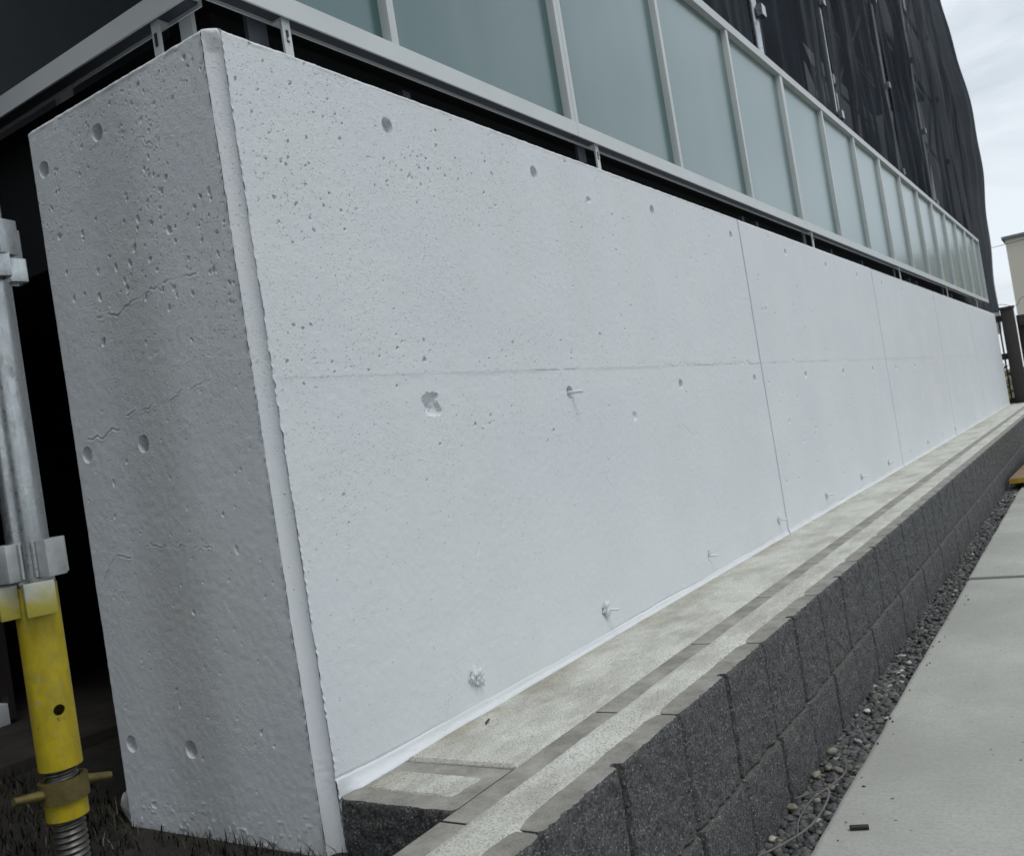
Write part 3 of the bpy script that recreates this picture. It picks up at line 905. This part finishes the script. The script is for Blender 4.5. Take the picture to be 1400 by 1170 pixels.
add_tone(gv, np.concatenate(Ca))
tag(gv, 'dark mixed gravel filling the gap between blocks and pavement', kind='stuff')
tag(sheet('gravel_bed', -3, 12, -0.43, -0.335, -0.302, SOIL), 'dark earth under the gravel strip')
def pebble(x, y, s, c, label, seed, rz=0.3, squash=0.65):
    bm = bmesh.new(); bmesh.ops.create_icosphere(bm, subdivisions=3, radius=1)
    for v in bm.verts:
        v.co *= 1 + 0.36 * float(vn(v.co.x * 1.3 + seed, v.co.y * 1.1 + v.co.z * 1.3, seed))
        v.co.x *= 1.35 * s; v.co.y *= 0.85 * s; v.co.z *= squash * s
    o = bm_obj('pebble', bm, mat_simple('pebble_stone', c, 0.65, 0, 0.15, 120, 0.3, 260), smooth=True, sharp=R(80), loc=(x, y, -0.282))
    o.rotation_euler = (0.1, 0.1, rz)
    tag(o, label, 'pebble', 'pale pebbles on the gravel')
pebble(0.600, -0.349, 0.0070, (0.40, 0.37, 0.30), 'cream pebble at the lower left end of the gravel strip', 1)
pebble(0.725, -0.346, 0.0078, (0.22, 0.20, 0.16), 'tan pebble against the blocks just left of the wire loop', 2, 1.2)
pebble(0.868, -0.350, 0.0103, (0.24, 0.215, 0.17), 'largest tan pebble beside the blocks behind the wire loop', 3, 0.2)
pebble(0.905, -0.363, 0.0078, (0.20, 0.185, 0.15), 'rounded brown pebble right behind the largest tan pebble', 4, 0.5)
pebble(0.900, -0.382, 0.0082, (0.19, 0.18, 0.155), 'oval grey brown pebble midway across the gravel near the wire', 5, 1.0)
pebble(0.985, -0.349, 0.0082, (0.25, 0.23, 0.185), 'pointed tan pebble standing against the blocks', 6, 2.1, 1.0)
pebble(1.050, -0.385, 0.0078, (0.33, 0.34, 0.34), 'pale grey pebble beside the pavement edge before mid strip', 7, 0.9)
pebble(1.235, -0.365, 0.0086, (0.50, 0.49, 0.45), 'bright white angular pebble in the middle of the gravel', 8, 0.1, 0.5)
pebble(1.60, -0.392, 0.0082, (0.42, 0.41, 0.37), 'whitish pebble farther up the strip near the pavement edge', 9, 0.4)
pebble(1.66, -0.365, 0.0086, (0.45, 0.44, 0.40), 'whitish flat pebble farther up the strip near the blocks', 10, 1.3, 0.5)

# looping wire and black stub
wb = bmesh.new()
tube_path(wb, spline([(0.52, -0.352, -0.272), (0.57, -0.381, -0.270), (0.635, -0.405, -0.268), (0.715, -0.409, -0.266), (0.765, -0.399, -0.266), (0.755, -0.374, -0.268), (0.735, -0.350, -0.271)]), 0.0018, 8)
tag(bm_obj('wire', wb, WIRE, smooth=True), 'thicker grey wire curving in a loop over the near gravel', 'wire')
wb = bmesh.new()
tube_path(wb, spline([(0.60, -0.392, -0.279), (0.66, -0.377, -0.274), (0.72, -0.384, -0.2635), (0.775, -0.401, -0.262), (0.85, -0.408, -0.268), (0.895, -0.400, -0.270), (0.915, -0.384, -0.274)]), 0.0013, 8)
tag(bm_obj('wire', wb, WIRE, smooth=True), 'thin grey wire end crossing the loop towards the largest pebble', 'wire')
sb = bmesh.new()
bcyl(sb, (0.655, -0.461, -0.2755), (0.664, -0.4875, -0.2755), 0.0040, seg=14)
bcyl(sb, (0.6546, -0.4598, -0.2755), (0.655, -0.461, -0.2755), 0.0032, 0.0040, seg=14)
tag(bm_obj('rubber_stub', sb, RUBBER, smooth=True), 'short black cylindrical stub lying on the grey pavement', 'stub')

# board at the far right
bd = empty('plywood_board', (5.05, -0.37, -0.266), R(-2))
tag(bd, 'brown plywood board with yellow painted edge lying across the pavement', 'board')
box('board_top', 0.004, 1.75, -0.95, 0.0, 0.02, 0.047, PLYTOP, bd, 0.002)
box('painted_edge', -0.002, 0.0035, -0.951, 0.001, 0.019, 0.046, PLYEDGE, bd)
for yy in (-0.75, -0.15):
    box('bearer', 0.05, 1.7, yy - 0.03, yy + 0.03, -0.012, 0.0195, STEP, bd)

# ------------------------------------------------------------------ glass balustrade
AX, AY = 0.115, 0.120
bal = empty('glass_balustrade', (AX, AY, 0), -0.006)
tag(bal, 'frosted green glass balustrade in aluminium frame above the white wall', 'balustrade')
ZB0, ZB1, ZT0, ZT1 = 1.163, 1.199, 1.862, 1.900
END = 10.85 - AX
mull = [0.56 - AX + 0.6975 * i for i in range(15)]
splits = [mull[i] for i in range(1, 15, 3)]
PROF = [(0, ZB0), (0, ZB1), (0.052, ZB1), (0.052, ZB1 - 0.008), (0.034, ZB1 - 0.008), (0.034, ZB0 - 0.002), (0.0315, ZB0 - 0.002), (0.0315, ZB0 + 0.008), (0.004, ZB0 + 0.008), (0.004, ZB0)]
TPROF = [(0.0, ZT0), (-0.001, ZT1 - 0.006), (0.004, ZT1), (0.050, ZT1), (0.054, ZT1 - 0.006), (0.053, ZT0)]
edges = [0.0] + splits + [END]
for a, b in zip(edges[:-1], edges[1:]):
    extrude_profile('bottom_rail', PROF, a + (0.0008 if a else 0), b - 0.0008, ALU, bal)
    box('rail_shade_strip', a + 0.002, b - 0.002, 0.0045, 0.031, ZB0 + 0.0035, ZB0 + 0.0075, HANG, bal)  # dark strip added so the rail underside reads as shaded
    extrude_profile('top_rail', TPROF, a + (0.0008 if a else 0), b - 0.0008, ALU, bal)
for i, x in enumerate(mull):
    if i % 3 == 1:
        box('mullion', x - 0.0185, x - 0.0008, 0.003, 0.048, ZB1, ZT0, ALU, bal, 0.0008)
        box('mullion', x + 0.0008, x + 0.0185, 0.003, 0.048, ZB1, ZT0, ALU, bal, 0.0008)
    else:
        box('mullion', x - 0.0105, x + 0.0105, 0.003, 0.048, ZB1, ZT0, ALU, bal, 0.0008)
box('end_post', END - 0.03, END, 0.002, 0.05, ZB1, ZT0, ALU, bal)
box('corner_post', 0.0, 0.045, 0.003, 0.048, ZB1, ZT0, ALU, bal)
pe = [0.035] + mull + [END - 0.02]
for i, (a, b) in enumerate(zip(pe[:-1], pe[1:])):
    box('glass_pane', a + 0.006, b - 0.006, 0.0235, 0.0335, ZB1 - 0.008, ZT0 + 0.01, GLASS, bal)
# brackets that carry the rail
LBR = [(0.010, 1.03), (0.010, ZB0 + 0.0030), (0.031, ZB0 + 0.0030), (0.031, ZB0 - 0.001), (0.0145, ZB0 - 0.001), (0.0145, 1.03)]
for x in (0.165, 1.255, 3.355, 5.45, 7.54, 9.63):
    b = extrude_profile('bracket', LBR, x - 0.009, x + 0.009, ALU, bal)
    box('slot_shade', x - 0.0026, x + 0.0026, 0.0088, 0.0099, 1.126, 1.146, RUBBER, b)  # black box standing in for the shade inside an open slot
    cyl('bolt_head', (x, 0.0087, 1.130), (x, 0.0060, 1.130), 0.0036, GALV, b, 6)
    box('hanger_post', x - 0.060, x - 0.018, 0.036, 0.044, 0.98, ZB0 + 0.005, HANG, bal)
for x in (0.53, 2.55, 2.72, 3.9, 4.6, 6.1, 6.4, 8.2):
    box('floor_bearer', x - 0.012, x + 0.012, 0.06, 0.085, 0.98, 1.15, HANG, bal)
# return along the end of the balcony
SIDE = [(a, z) for a, z in PROF]
extrude_profile('bottom_rail', SIDE, 0.053, 4.0, ALU, bal, axis='y')
box('rail_shade_strip', 0.0045, 0.031, 0.06, 3.99, ZB0 + 0.0035, ZB0 + 0.0075, HANG, bal)  # same added shade strip under the side return
extrude_profile('top_rail', TPROF, 0.056, 4.0, ALU, bal, axis='y')
for i, y in enumerate((0.95, 1.65, 2.35, 3.05, 3.75)):
    box('mullion', 0.003, 0.048, y - 0.01, y + 0.01, ZB1, ZT0, ALU, bal)
pe = [0.05, 0.95, 1.65, 2.35, 3.05, 3.75]
for a, b in zip(pe[:-1], pe[1:]):
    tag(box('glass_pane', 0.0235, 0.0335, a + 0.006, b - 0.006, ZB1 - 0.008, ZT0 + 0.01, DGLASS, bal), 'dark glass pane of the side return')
b = extrude_profile('bracket', LBR, 0.133, 0.151, ALU, bal, axis='y')
box('slot_shade', 0.0088, 0.0099, 0.139, 0.145, 1.125, 1.146, RUBBER, b)
box('hanger_post', 0.036, 0.044, 0.085, 0.115, 0.98, ZB0 + 0.005, ALU, bal)

# ------------------------------------------------------------------ building behind (balcony deck, dark undercroft, facade)
bld = empty('building', (0.3, 1.6, -0.07))
tag(bld, 'grey rendered building behind the net with undercroft coloured black as shade below its balcony', 'building')
def bpart(name, x0, x1, y0, y1, z0, z1, mat):
    o = box(name, x0 - 0.3, x1 - 0.3, y0 - 1.6, y1 - 1.6, z0 + 0.07, z1 + 0.07, mat, bld)
    return o
bpart('balcony_deck', 0.21, 10.7, 0.225, 4.0, 0.90, 1.192, DARK)
bpart('deck_upstand', 0.21, 12.2, 0.26, 0.33, 1.1925, 1.50, DARK)
bpart('undercroft_wall', 0.315, 10.7, 1.72, 1.9, -0.07, 1.04, DARK)
bpart('undercroft_soffit', -0.6, 0.209, 1.40, 4.0, 1.04, 1.155, DARK)
bpart('facade', 0.35, 12.2, 1.9, 6.0, 1.155, 8.5, FACADE)
for i in range(4):
    for j in range(3):
        x0 = 1.0 + 2.1 * i; z0 = 1.6 + 2.5 * j
        wd = bpart('window', x0, x0 + 1.3, 1.87, 1.905, z0, z0 + 1.5, ALUD)
        box('window_pane', x0 + 0.05 - 0.3, x0 + 1.25 - 0.3, 1.862 - 1.6, 1.869 - 1.6, z0 + 0.12, z0 + 1.52, WINDOW, wd)
st = box('step_slab', -0.62, 2.2, 0.98, 1.72, -0.20, -0.048, STEP, None, 0.004)
tag(st, 'dirty dark concrete step under the balcony behind the yellow jack', 'step')
dr = empty('black_door', (0.0, 1.35, -0.048))
tag(dr, 'black door panel on a white plinth at the far left edge', 'door')
box('door_leaf', -0.6, 0.290, 0.03, 0.08, 0.055, 1.08, DARK, dr)
box('plinth', -0.6, 0.290, -0.004, 0.09, 0.0, 0.05, PAINT, dr, 0.003)
box('edge_trim', 0.2905, 0.305, -0.006, 0.06, 0.012, 1.08, BROWN, dr)

# ------------------------------------------------------------------ scaffolding and netting behind the balustrade
scf = empty('scaffold', (0, 0.56, 0))
tag(scf, 'galvanised tube scaffold standing behind the balustrade', 'scaffold')
PX = [1.85, 4.25, 6.65, 9.3, 11.6, 13.7]
for i, x in enumerate(PX):
    for y in (-0.15 if i == 1 else -0.02, 0.9):
        cyl('standard', (x, y, 1.16 if x < 11 else -0.4), (x, y, 8.4), 0.0243, GALV, scf, 12)
        for z in (2.05, 2.55, 3.45, 4.35, 5.25, 6.15):
            box('wedge_pocket', x - 0.035, x + 0.035, y - 0.06, y - 0.026, z - 0.03, z + 0.03, GALV, scf)
for z in (2.05, 2.55, 3.45, 4.35, 5.25, 6.15):
    for y in (0.03, 0.905):
        for a, b in zip(PX[:-1], PX[1:]):
            cyl('ledger', (a + 0.03, y, z), (b - 0.03, y, z), 0.021, GALV, scf, 10)
for z in (2.55, 4.35, 6.15):
    for a, b in zip(PX[:-1], PX[1:]):
        box('deck_plank', a + 0.04, b - 0.04, 0.10, 0.80, z + 0.03, z + 0.075, PLANK, scf)
for i, (a, b) in enumerate(zip(PX[:-1], PX[1:])):
    for z in (2.6, 4.4):
        s = i % 2 == 0
        cyl('brace', (a, 0.03, z if s else z + 1.75), (b, 0.03, z + 1.75 if s else z), 0.017, GALV, scf, 8)

def net(name, x0, x1, y0, y1, ztop, zbot, seed, mat, label, amp=0.065, along='x', flare=None):
    n, k = 110, 60
    U = np.linspace(0, 1, n); Vv = np.linspace(0, 1, k)
    Ug, Vg = np.meshgrid(U, Vv)
    zb = zbot(U) if callable(zbot) else np.full(n, zbot)
    Z = ztop * (1 - Vg) + zb[None, :] * Vg
    X = x0 + (x1 - x0) * Ug; Y = y0 + (y1 - y0) * Ug
    tie = np.clip(np.minimum(Ug, 1 - Ug) * 9, 0, 1)
    fold = amp * (0.6 * np.sin(Ug * 19 + 2.2 * vn(Ug * 2, Vg * 2, seed) + seed) + 0.5 * np.abs(np.sin(Ug * 33 + 3 * vn(Ug * 3, Vg * 2.5, seed + 4))) + 0.9 * fbm(Ug * 9, Vg * 2.2 + seed, seed, 4, 0.6)) * (0.35 + 0.65 * tie)
    bel = -0.03 * np.sin(Ug * math.pi) * (0.6 + 0.4 * np.sin(Z * 3.4 + seed))
    if along == 'x': Y = Y + fold + bel
    else: X = X + fold - bel
    if flare is not None: X, Y = flare(X, Y, Z, Ug)
    o = mesh_np(name, np.stack([X, Y, Z], -1).reshape(-1, 3), grid_faces(k, n), mat, smooth=True)
    return tag(o, label, 'netting', 'black scaffold nets')
net('scaffold_net', -0.10, 1.83, 0.50, 0.50, 8.3, 1.5, 1, NETD, 'black scaffold net above the nearest glass panes, mostly out of frame')
net('scaffold_net', 1.87, 4.20, 0.50, 0.50, 8.3, 1.5, 2, NETD, 'dense black scaffold net left of the bright galvanised pole')
net('scaffold_net', 4.30, 6.60, 0.50, 0.50, 8.3, 1.6, 3, NETD, 'dense black scaffold net right of the bright galvanised pole')
net('scaffold_net', 6.70, 9.25, 0.50, 0.50, 8.3, lambda u: 1.75 + 0.1 * np.sin(u * 9), 4, NET, 'see-through scaffold net in the middle, grey shapes showing behind it')
net('scaffold_net', 9.32, 11.55, 0.50, 0.50, 8.3, lambda u: 2.45 - 0.55 * np.clip(np.sin(u * 3.1), 0, 1), 5, NET, 'scaffold net with a lifted lower corner, second from the far end')
def fl(X, Y, Z, U):
    b = np.clip(U, 0, 1) ** 1.5
    return X, Y - b * (0.16 + 0.20 * np.exp(-((Z - 3.2) / 2.0) ** 2) + 0.028 * np.sin(Z * 1.9) + 0.010 * np.sin(Z * 6.1 + 1))
net('scaffold_net', 11.66, 13.9, 0.48, 0.46, 8.3, 1.2, 6, NETE, 'farthest scaffold net bulging outwards against the sky', 0.05, 'x', fl)
def fl2(X, Y, Z, U):
    b = np.clip(1 - U, 0, 1) ** 1.5
    return X + 0.05 * np.sin(Z * 1.3), Y - b * (0.16 + 0.20 * np.exp(-((Z - 3.2) / 2.0) ** 2) + 0.028 * np.sin(Z * 1.9) + 0.010 * np.sin(Z * 6.1 + 1))
net('scaffold_net', 13.9, 14.1, 0.46, 1.9, 8.3, 0.9, 7, NET, 'scaffold net closing the far end of the scaffold', 0.05, 'y', fl2)
# unseen scaffold and nets added on the left to shade the wall end
scl = empty('scaffold', (-1.45, 0, -0.07))
tag(scl, 'unseen galvanised scaffold added on the left to carry the shading nets', 'scaffold')
for y in (-1.42, -0.28, 0.62, 2.9, 4.7):
    cyl('standard', (-0.05, y, 0), (-0.05, y, 7.5), 0.0243, GALV, scl, 10)
for z in (2.0, 3.8, 5.6):
    cyl('ledger', (-0.05, -0.28, z), (-0.05, 4.7, z), 0.021, GALV, scl, 8)
net('scaffold_net', -1.47, -1.47, -1.45, -0.30, 4.6, 0.0, 8, NETD, 'unseen black net added beside the camera to shade the wall end', 0.04, 'y')
net('scaffold_net', -1.47, -1.47, 0.60, 5.0, 7.5, 0.0, 9, NETD, 'unseen black net added beyond the jack to shade the wall end', 0.04, 'y')

# ------------------------------------------------------------------ scaffold jack at the left
px, py = -0.203, 0.239
jk = empty('scaffold_jack', (px, py, 0))
tag(jk, 'galvanised scaffold tube on a yellow screw jack beside the wall end', 'scaffold jack')
def hollow_tube(name, z0, z1, ro, ri, mat, parent, seg=40):
    bm = bmesh.new()
    r = []
    for rad, z in ((ro, z0), (ro, z1), (ri, z1), (ri, z0)):
        r.append([bm.verts.new((rad * math.cos(2 * math.pi * k / seg), rad * math.sin(2 * math.pi * k / seg), z)) for k in range(seg)])
    for a in range(4):
        for k in range(seg):
            bm.faces.new((r[a][k], r[a][(k + 1) % seg], r[(a + 1) % 4][(k + 1) % seg], r[(a + 1) % 4][k]))
    bmesh.ops.recalc_face_normals(bm, faces=bm.faces)
    return bm_obj(name, bm, mat, parent, smooth=True)
hollow_tube('upper_tube', 0.338, 1.7, 0.0243, 0.0215, GALV, jk)
ytube = hollow_tube('yellow_tube', 0.110, 0.337, 0.0254, 0.0222, YELLOW, jk, 48)
cut = bmesh.new()
to_cam = Vector((CAM[0] - px, CAM[1] - py, 0)).normalized()
ang = math.atan2(to_cam.y, to_cam.x) + R(17)
hd = Vector((math.cos(ang), math.sin(ang), 0))
bcyl(cut, hd * 0.012 + Vector((0, 0, 0.182)), hd * 0.05 + Vector((0, 0, 0.182)), 0.0068, seg=24)
cm = bpy.data.meshes.new('pin_hole'); cut.to_mesh(cm); cut.free()
co = bpy.data.objects.new('pin_hole_cutter', cm); COL.objects.link(co)
co.location = (px, py, 0)
bpy.context.view_layer.update()
mod = ytube.modifiers.new('hole', 'BOOLEAN'); mod.operation = 'DIFFERENCE'; mod.object = co; mod.solver = 'EXACT'
dg = bpy.context.evaluated_depsgraph_get()
newme = bpy.data.meshes.new_from_object(ytube.evaluated_get(dg))
ytube.modifiers.clear(); ytube.data = newme
bpy.data.objects.remove(co)
# screw thread
def thread(z0, z1, r, pitch, depth, mat, parent):
    seg = 28; per = 8
    n = int((z1 - z0) / pitch * per)
    ks = np.arange(n + 1); th = np.arange(seg) / seg * 2 * math.pi
    Zg = z0 + ks[:, None] / per * pitch + 0 * th[None]
    ph = (Zg - z0) / pitch - th[None] / (2 * math.pi)
    rr = r - depth * (0.5 + 0.5 * np.cos(2 * math.pi * ph)) ** 0.8
    X, Y = rr * np.cos(th)[None], rr * np.sin(th)[None]
    V = np.stack([X, Y, Zg], -1).reshape(-1, 3)
    i = np.arange(n)[:, None] * seg; j = np.arange(seg)[None]; j2 = (j + 1) % seg
    F = np.stack([i + j, i + j2, i + seg + j2, i + seg + j], -1).reshape(-1, 4)
    return mesh_np('screw', V, F, mat, parent, smooth=True)
thread(-0.075, 0.135, 0.0195, 0.0074, 0.0032, THREAD, jk)
# winged nut
nut = hollow_tube('wing_nut', 0.070, 0.096, 0.0285, 0.0205, NUT, jk, 40)
hollow_tube('nut_collar', 0.048, 0.0695, 0.0245, 0.0200, YELLOW, nut, 36)
for sgn, tilt in ((1, 0.006), (-1, -0.010)):
    wa = ang + R(90) * 1.0 + R(12)
    d = Vector((math.cos(wa), math.sin(wa), 0)) * sgn * -1
    bm = bmesh.new(); bcyl(bm, d * 0.025 + Vector((0, 0, 0.083)), d * 0.062 + Vector((0, 0, 0.084 + tilt)), 0.0068, 0.0050, 12)
    bm_obj('nut_handle', bm, NUT, nut, smooth=True)
# wedge pockets: bent sheet U-boxes welded to the tube
def pocket(name, dirang, r, zc, w, dpt, h, t, mat, parent):
    bm = bmesh.new()
    pr = [(-w / 2, r - 0.004), (-w / 2, r + dpt), (w / 2, r + dpt), (w / 2, r - 0.004), (w / 2 - t, r - 0.004), (w / 2 - t, r + dpt - t), (-w / 2 + t, r + dpt - t), (-w / 2 + t, r - 0.004)]
    n = len(pr)
    lo = [bm.verts.new((a, b, zc - h / 2)) for a, b in pr]; hi = [bm.verts.new((a, b, zc + h / 2)) for a, b in pr]
    for i in range(n): bm.faces.new((lo[i], lo[(i + 1) % n], hi[(i + 1) % n], hi[i]))
    for ring in (lo, hi):
        bm.faces.new((ring[0], ring[1], ring[6], ring[7])); bm.faces.new((ring[1], ring[2], ring[5], ring[6])); bm.faces.new((ring[2], ring[3], ring[4], ring[5]))
    bmesh.ops.recalc_face_normals(bm, faces=bm.faces)
    bmesh.ops.rotate(bm, verts=bm.verts, cent=(0, 0, 0), matrix=Matrix.Rotation(dirang - math.pi / 2, 3, 'Z'))
    return bm_obj(name, bm, mat, parent, bevel=0.0013)
G = R(-78)
for zc, hh in ((0.368, 0.046), (0.768, 0.044)):
    for q in (0, 1, 2, 3):
        pocket('wedge_pocket', G + q * R(90), 0.0243, zc, 0.027, 0.0195, hh, 0.0034, WEDGE if zc < 0.5 else GALV, jk)
for q in (0, 2, 3):
    pocket('wedge_pocket', R(-111) + q * R(90), 0.0243, 0.321, 0.034, 0.018, 0.041, 0.0034, WEDGE, jk)
for q in range(4):
    pocket('wedge_pocket', R(-100) + q * R(90), 0.0243, 0.733, 0.028, 0.018, 0.030, 0.0036, GALV, jk)
# weld beads
for q in range(4):
    a = G + q * R(90)
    for sg in (-1, 1):
        c = Vector((math.cos(a), math.sin(a), 0)) * 0.0255 + Vector((-math.sin(a), math.cos(a), 0)) * sg * 0.0150
        cyl('weld_bead', c + Vector((0, 0, 0.347)), c + Vector((0, 0, 0.390)), 0.0030, GALV, jk, 8)
box('base_plate', -0.07, 0.07, -0.07, 0.07, -0.082, -0.0755, GALV, jk)

# ------------------------------------------------------------------ grass at the foot of the wall end
def grass(n, seed):
    rg = np.random.default_rng(seed)
    V, F, Cc = [], [], []
    cnt = 0
    for i in range(n):
        x = rg.uniform(-0.55, 0.10); y = rg.uniform(-0.1, 0.98)
        if x > -0.003 and y < 0.46: continue
        if x > 0.0 and y < 0.02: continue
        clump = float(vn(x * 14, y * 14, 77)) * 0.5 + 0.5
        if rg.random() > 0.35 + 0.65 * clump: continue
        h = rg.uniform(0.010, 0.030) * (0.7 + 0.6 * clump); w = rg.uniform(0.0008, 0.0018)
        a = rg.uniform(0, 6.28); lean = rg.uniform(0.2, 1.1) * h
        dx, dy = math.cos(a), math.sin(a); sx, sy = -dy * w, dx * w
        if x + dx * lean > -0.001 and y < 0.45: lean *= 0.1
        z = -0.076
        V += [(x - sx, y - sy, z), (x + sx, y + sy, z), (x + sx * .7 + dx * lean * .35, y + sy * .7 + dy * lean * .35, z + h * .6), (x - sx * .7 + dx * lean * .35, y - sy * .7 + dy * lean * .35, z + h * .6), (x + dx * lean, y + dy * lean, z + h)]
        F += [(cnt, cnt + 1, cnt + 2, cnt + 3), (cnt + 3, cnt + 2, cnt + 4)]
        c = (0.012, 0.014, 0.006) if rg.random() < 0.68 else (0.050, 0.042, 0.026)
        if rg.random() < 0.03: c = (0.22, 0.21, 0.18)
        Cc += [(*c, 1)] * 5
        cnt += 5
    o = mesh_np('grass', V, F, mat_attr('grass_blade', 'tone', 0.7, 0.0, dirt=(0.02, 0.018, 0.012)))
    add_tone(o, Cc)
    return tag(o, 'short dark dry grass at the foot of the wall end', kind='stuff')
grass(9000, 601)
# chipped block of old concrete sticking out behind the wall end
bm = bmesh.new(); bmesh.ops.create_icosphere(bm, subdivisions=3, radius=1)
for v in bm.verts:
    v.co *= 1 + 0.30 * float(fbm(v.co.x * 2.3 + 4, v.co.z * 2.3 + v.co.y * 1.7, 9, 4, 0.7))
    v.co.x *= 0.020; v.co.y *= 0.012; v.co.z *= 0.036
tag(bm_obj('concrete_lump', bm, CONC, smooth=True, sharp=R(60), loc=(0.018, 0.452, -0.052)), 'crumbled pale concrete lump at the rear foot of the wall end', 'concrete')

# ------------------------------------------------------------------ far end: gate, beige building, cables
gt = empty('metal_gate', (10.75, 0, 0))
tag(gt, 'dark brown metal gate and posts beyond the far end of the wall', 'gate')
box('gate_post', 0.05, 0.17, -0.17, -0.04, -0.25, 1.06, BROWN, gt, 0.004)
box('gate_post', 0.32, 0.42, -0.27, -0.17, -0.25, 0.98, BROWN, gt, 0.004)
box('post_cap', 0.04, 0.18, -0.18, -0.03, 1.061, 1.085, BROWN, gt)
box('hinge', 0.20, 0.30, -0.31, -0.20, 0.86, 0.93, BROWN, gt)
box('hinge', 0.20, 0.30, -0.29, -0.20, 0.42, 0.50, BROWN, gt)
for z0, z1 in ((0.93, 1.0), (0.50, 0.57), (0.0, 0.06)):
    box('gate_rail', 0.09, 0.13, -0.039, 0.8, z0, z1, BROWN, gt)
for i in range(16):
    y = -0.015 + 0.05 * i
    box('gate_bar', 0.10, 0.12, y, y + 0.016, 0.06, 0.93, BROWN, gt)
for z0, z1 in ((0.90, 0.96), (0.05, 0.11)):
    box('gate_rail', 0.35, 0.39, -1.6, -0.271, z0, z1, BROWN, gt)
for i in range(22):
    y = -0.33 - 0.058 * i
    box('gate_bar', 0.36, 0.38, y, y + 0.04, 0.11, 0.90, BROWN, gt)
hb = bmesh.new()
rg = random.Random(5)
for i in range(160):
    c = Vector((11.6 + rg.random() * 0.5, 0.05 + rg.random() * 0.5, 0.0 + rg.random() * 0.45))
    a = Vector((rg.uniform(-1, 1), rg.uniform(-1, 1), rg.uniform(-1, 1))).normalized() * 0.04
    b2 = Vector((rg.uniform(-1, 1), rg.uniform(-1, 1), rg.uniform(-1, 1))).normalized() * 0.03
    hb.faces.new([hb.verts.new(c + a), hb.verts.new(c + b2), hb.verts.new(c - a), hb.verts.new(c - b2)])
YLEAF = mat_simple('yellow_green_leaf', (0.26, 0.25, 0.03), 0.6, 0, 0.4, 20)
sh = empty('shrub', (11.85, 0.3, -0.3)); tag(sh, 'small yellow green shrub seen through the gate bars', 'shrub')
o = bm_obj('crown', hb, YLEAF, None); o.parent = sh; o.matrix_parent_inverse = Matrix.Translation((-11.85, -0.3, 0.3))
cyl('stem', (0, 0, -0.1), (0, 0, 0.35), 0.012, STEP, sh, 8)

fb = empty('tiled_building', (44.0, 1.78, -0.4))
tag(fb, 'beige tiled house with flat dark coping at the far right', 'house')
box('wall', 0, 14, -22, 0, 0, 6.25, TILE, fb)
box('coping', -0.12, 14.1, -22, 0.12, 6.251, 6.37, COPING, fb)
for z in (4.35,):
    cw = bmesh.new()
    tube_path(cw, [(30, 6.0, z - 0.35 + 0.0), (30, 3, z - 0.42), (30, 0, z - 0.3), (30, -4, z - 0.05), (30, -9, z + 0.6)], 0.008, 6)
    tag(bm_obj('power_cable', cw, RUBBER, smooth=True), 'upper thin black overhead cable in front of the beige house', 'cable')
cw = bmesh.new()
tube_path(cw, spline([(22, 5.0, 1.55), (22, 1.2, 1.62), (22, 0.8, 1.80), (22, 0.45, 1.72), (22, 0.0, 1.95), (22, -3.0, 2.3)], 6), 0.006, 6)
tag(bm_obj('power_cable', cw, RUBBER, smooth=True), 'lower thin black cable drooping just above the gate post', 'cable')
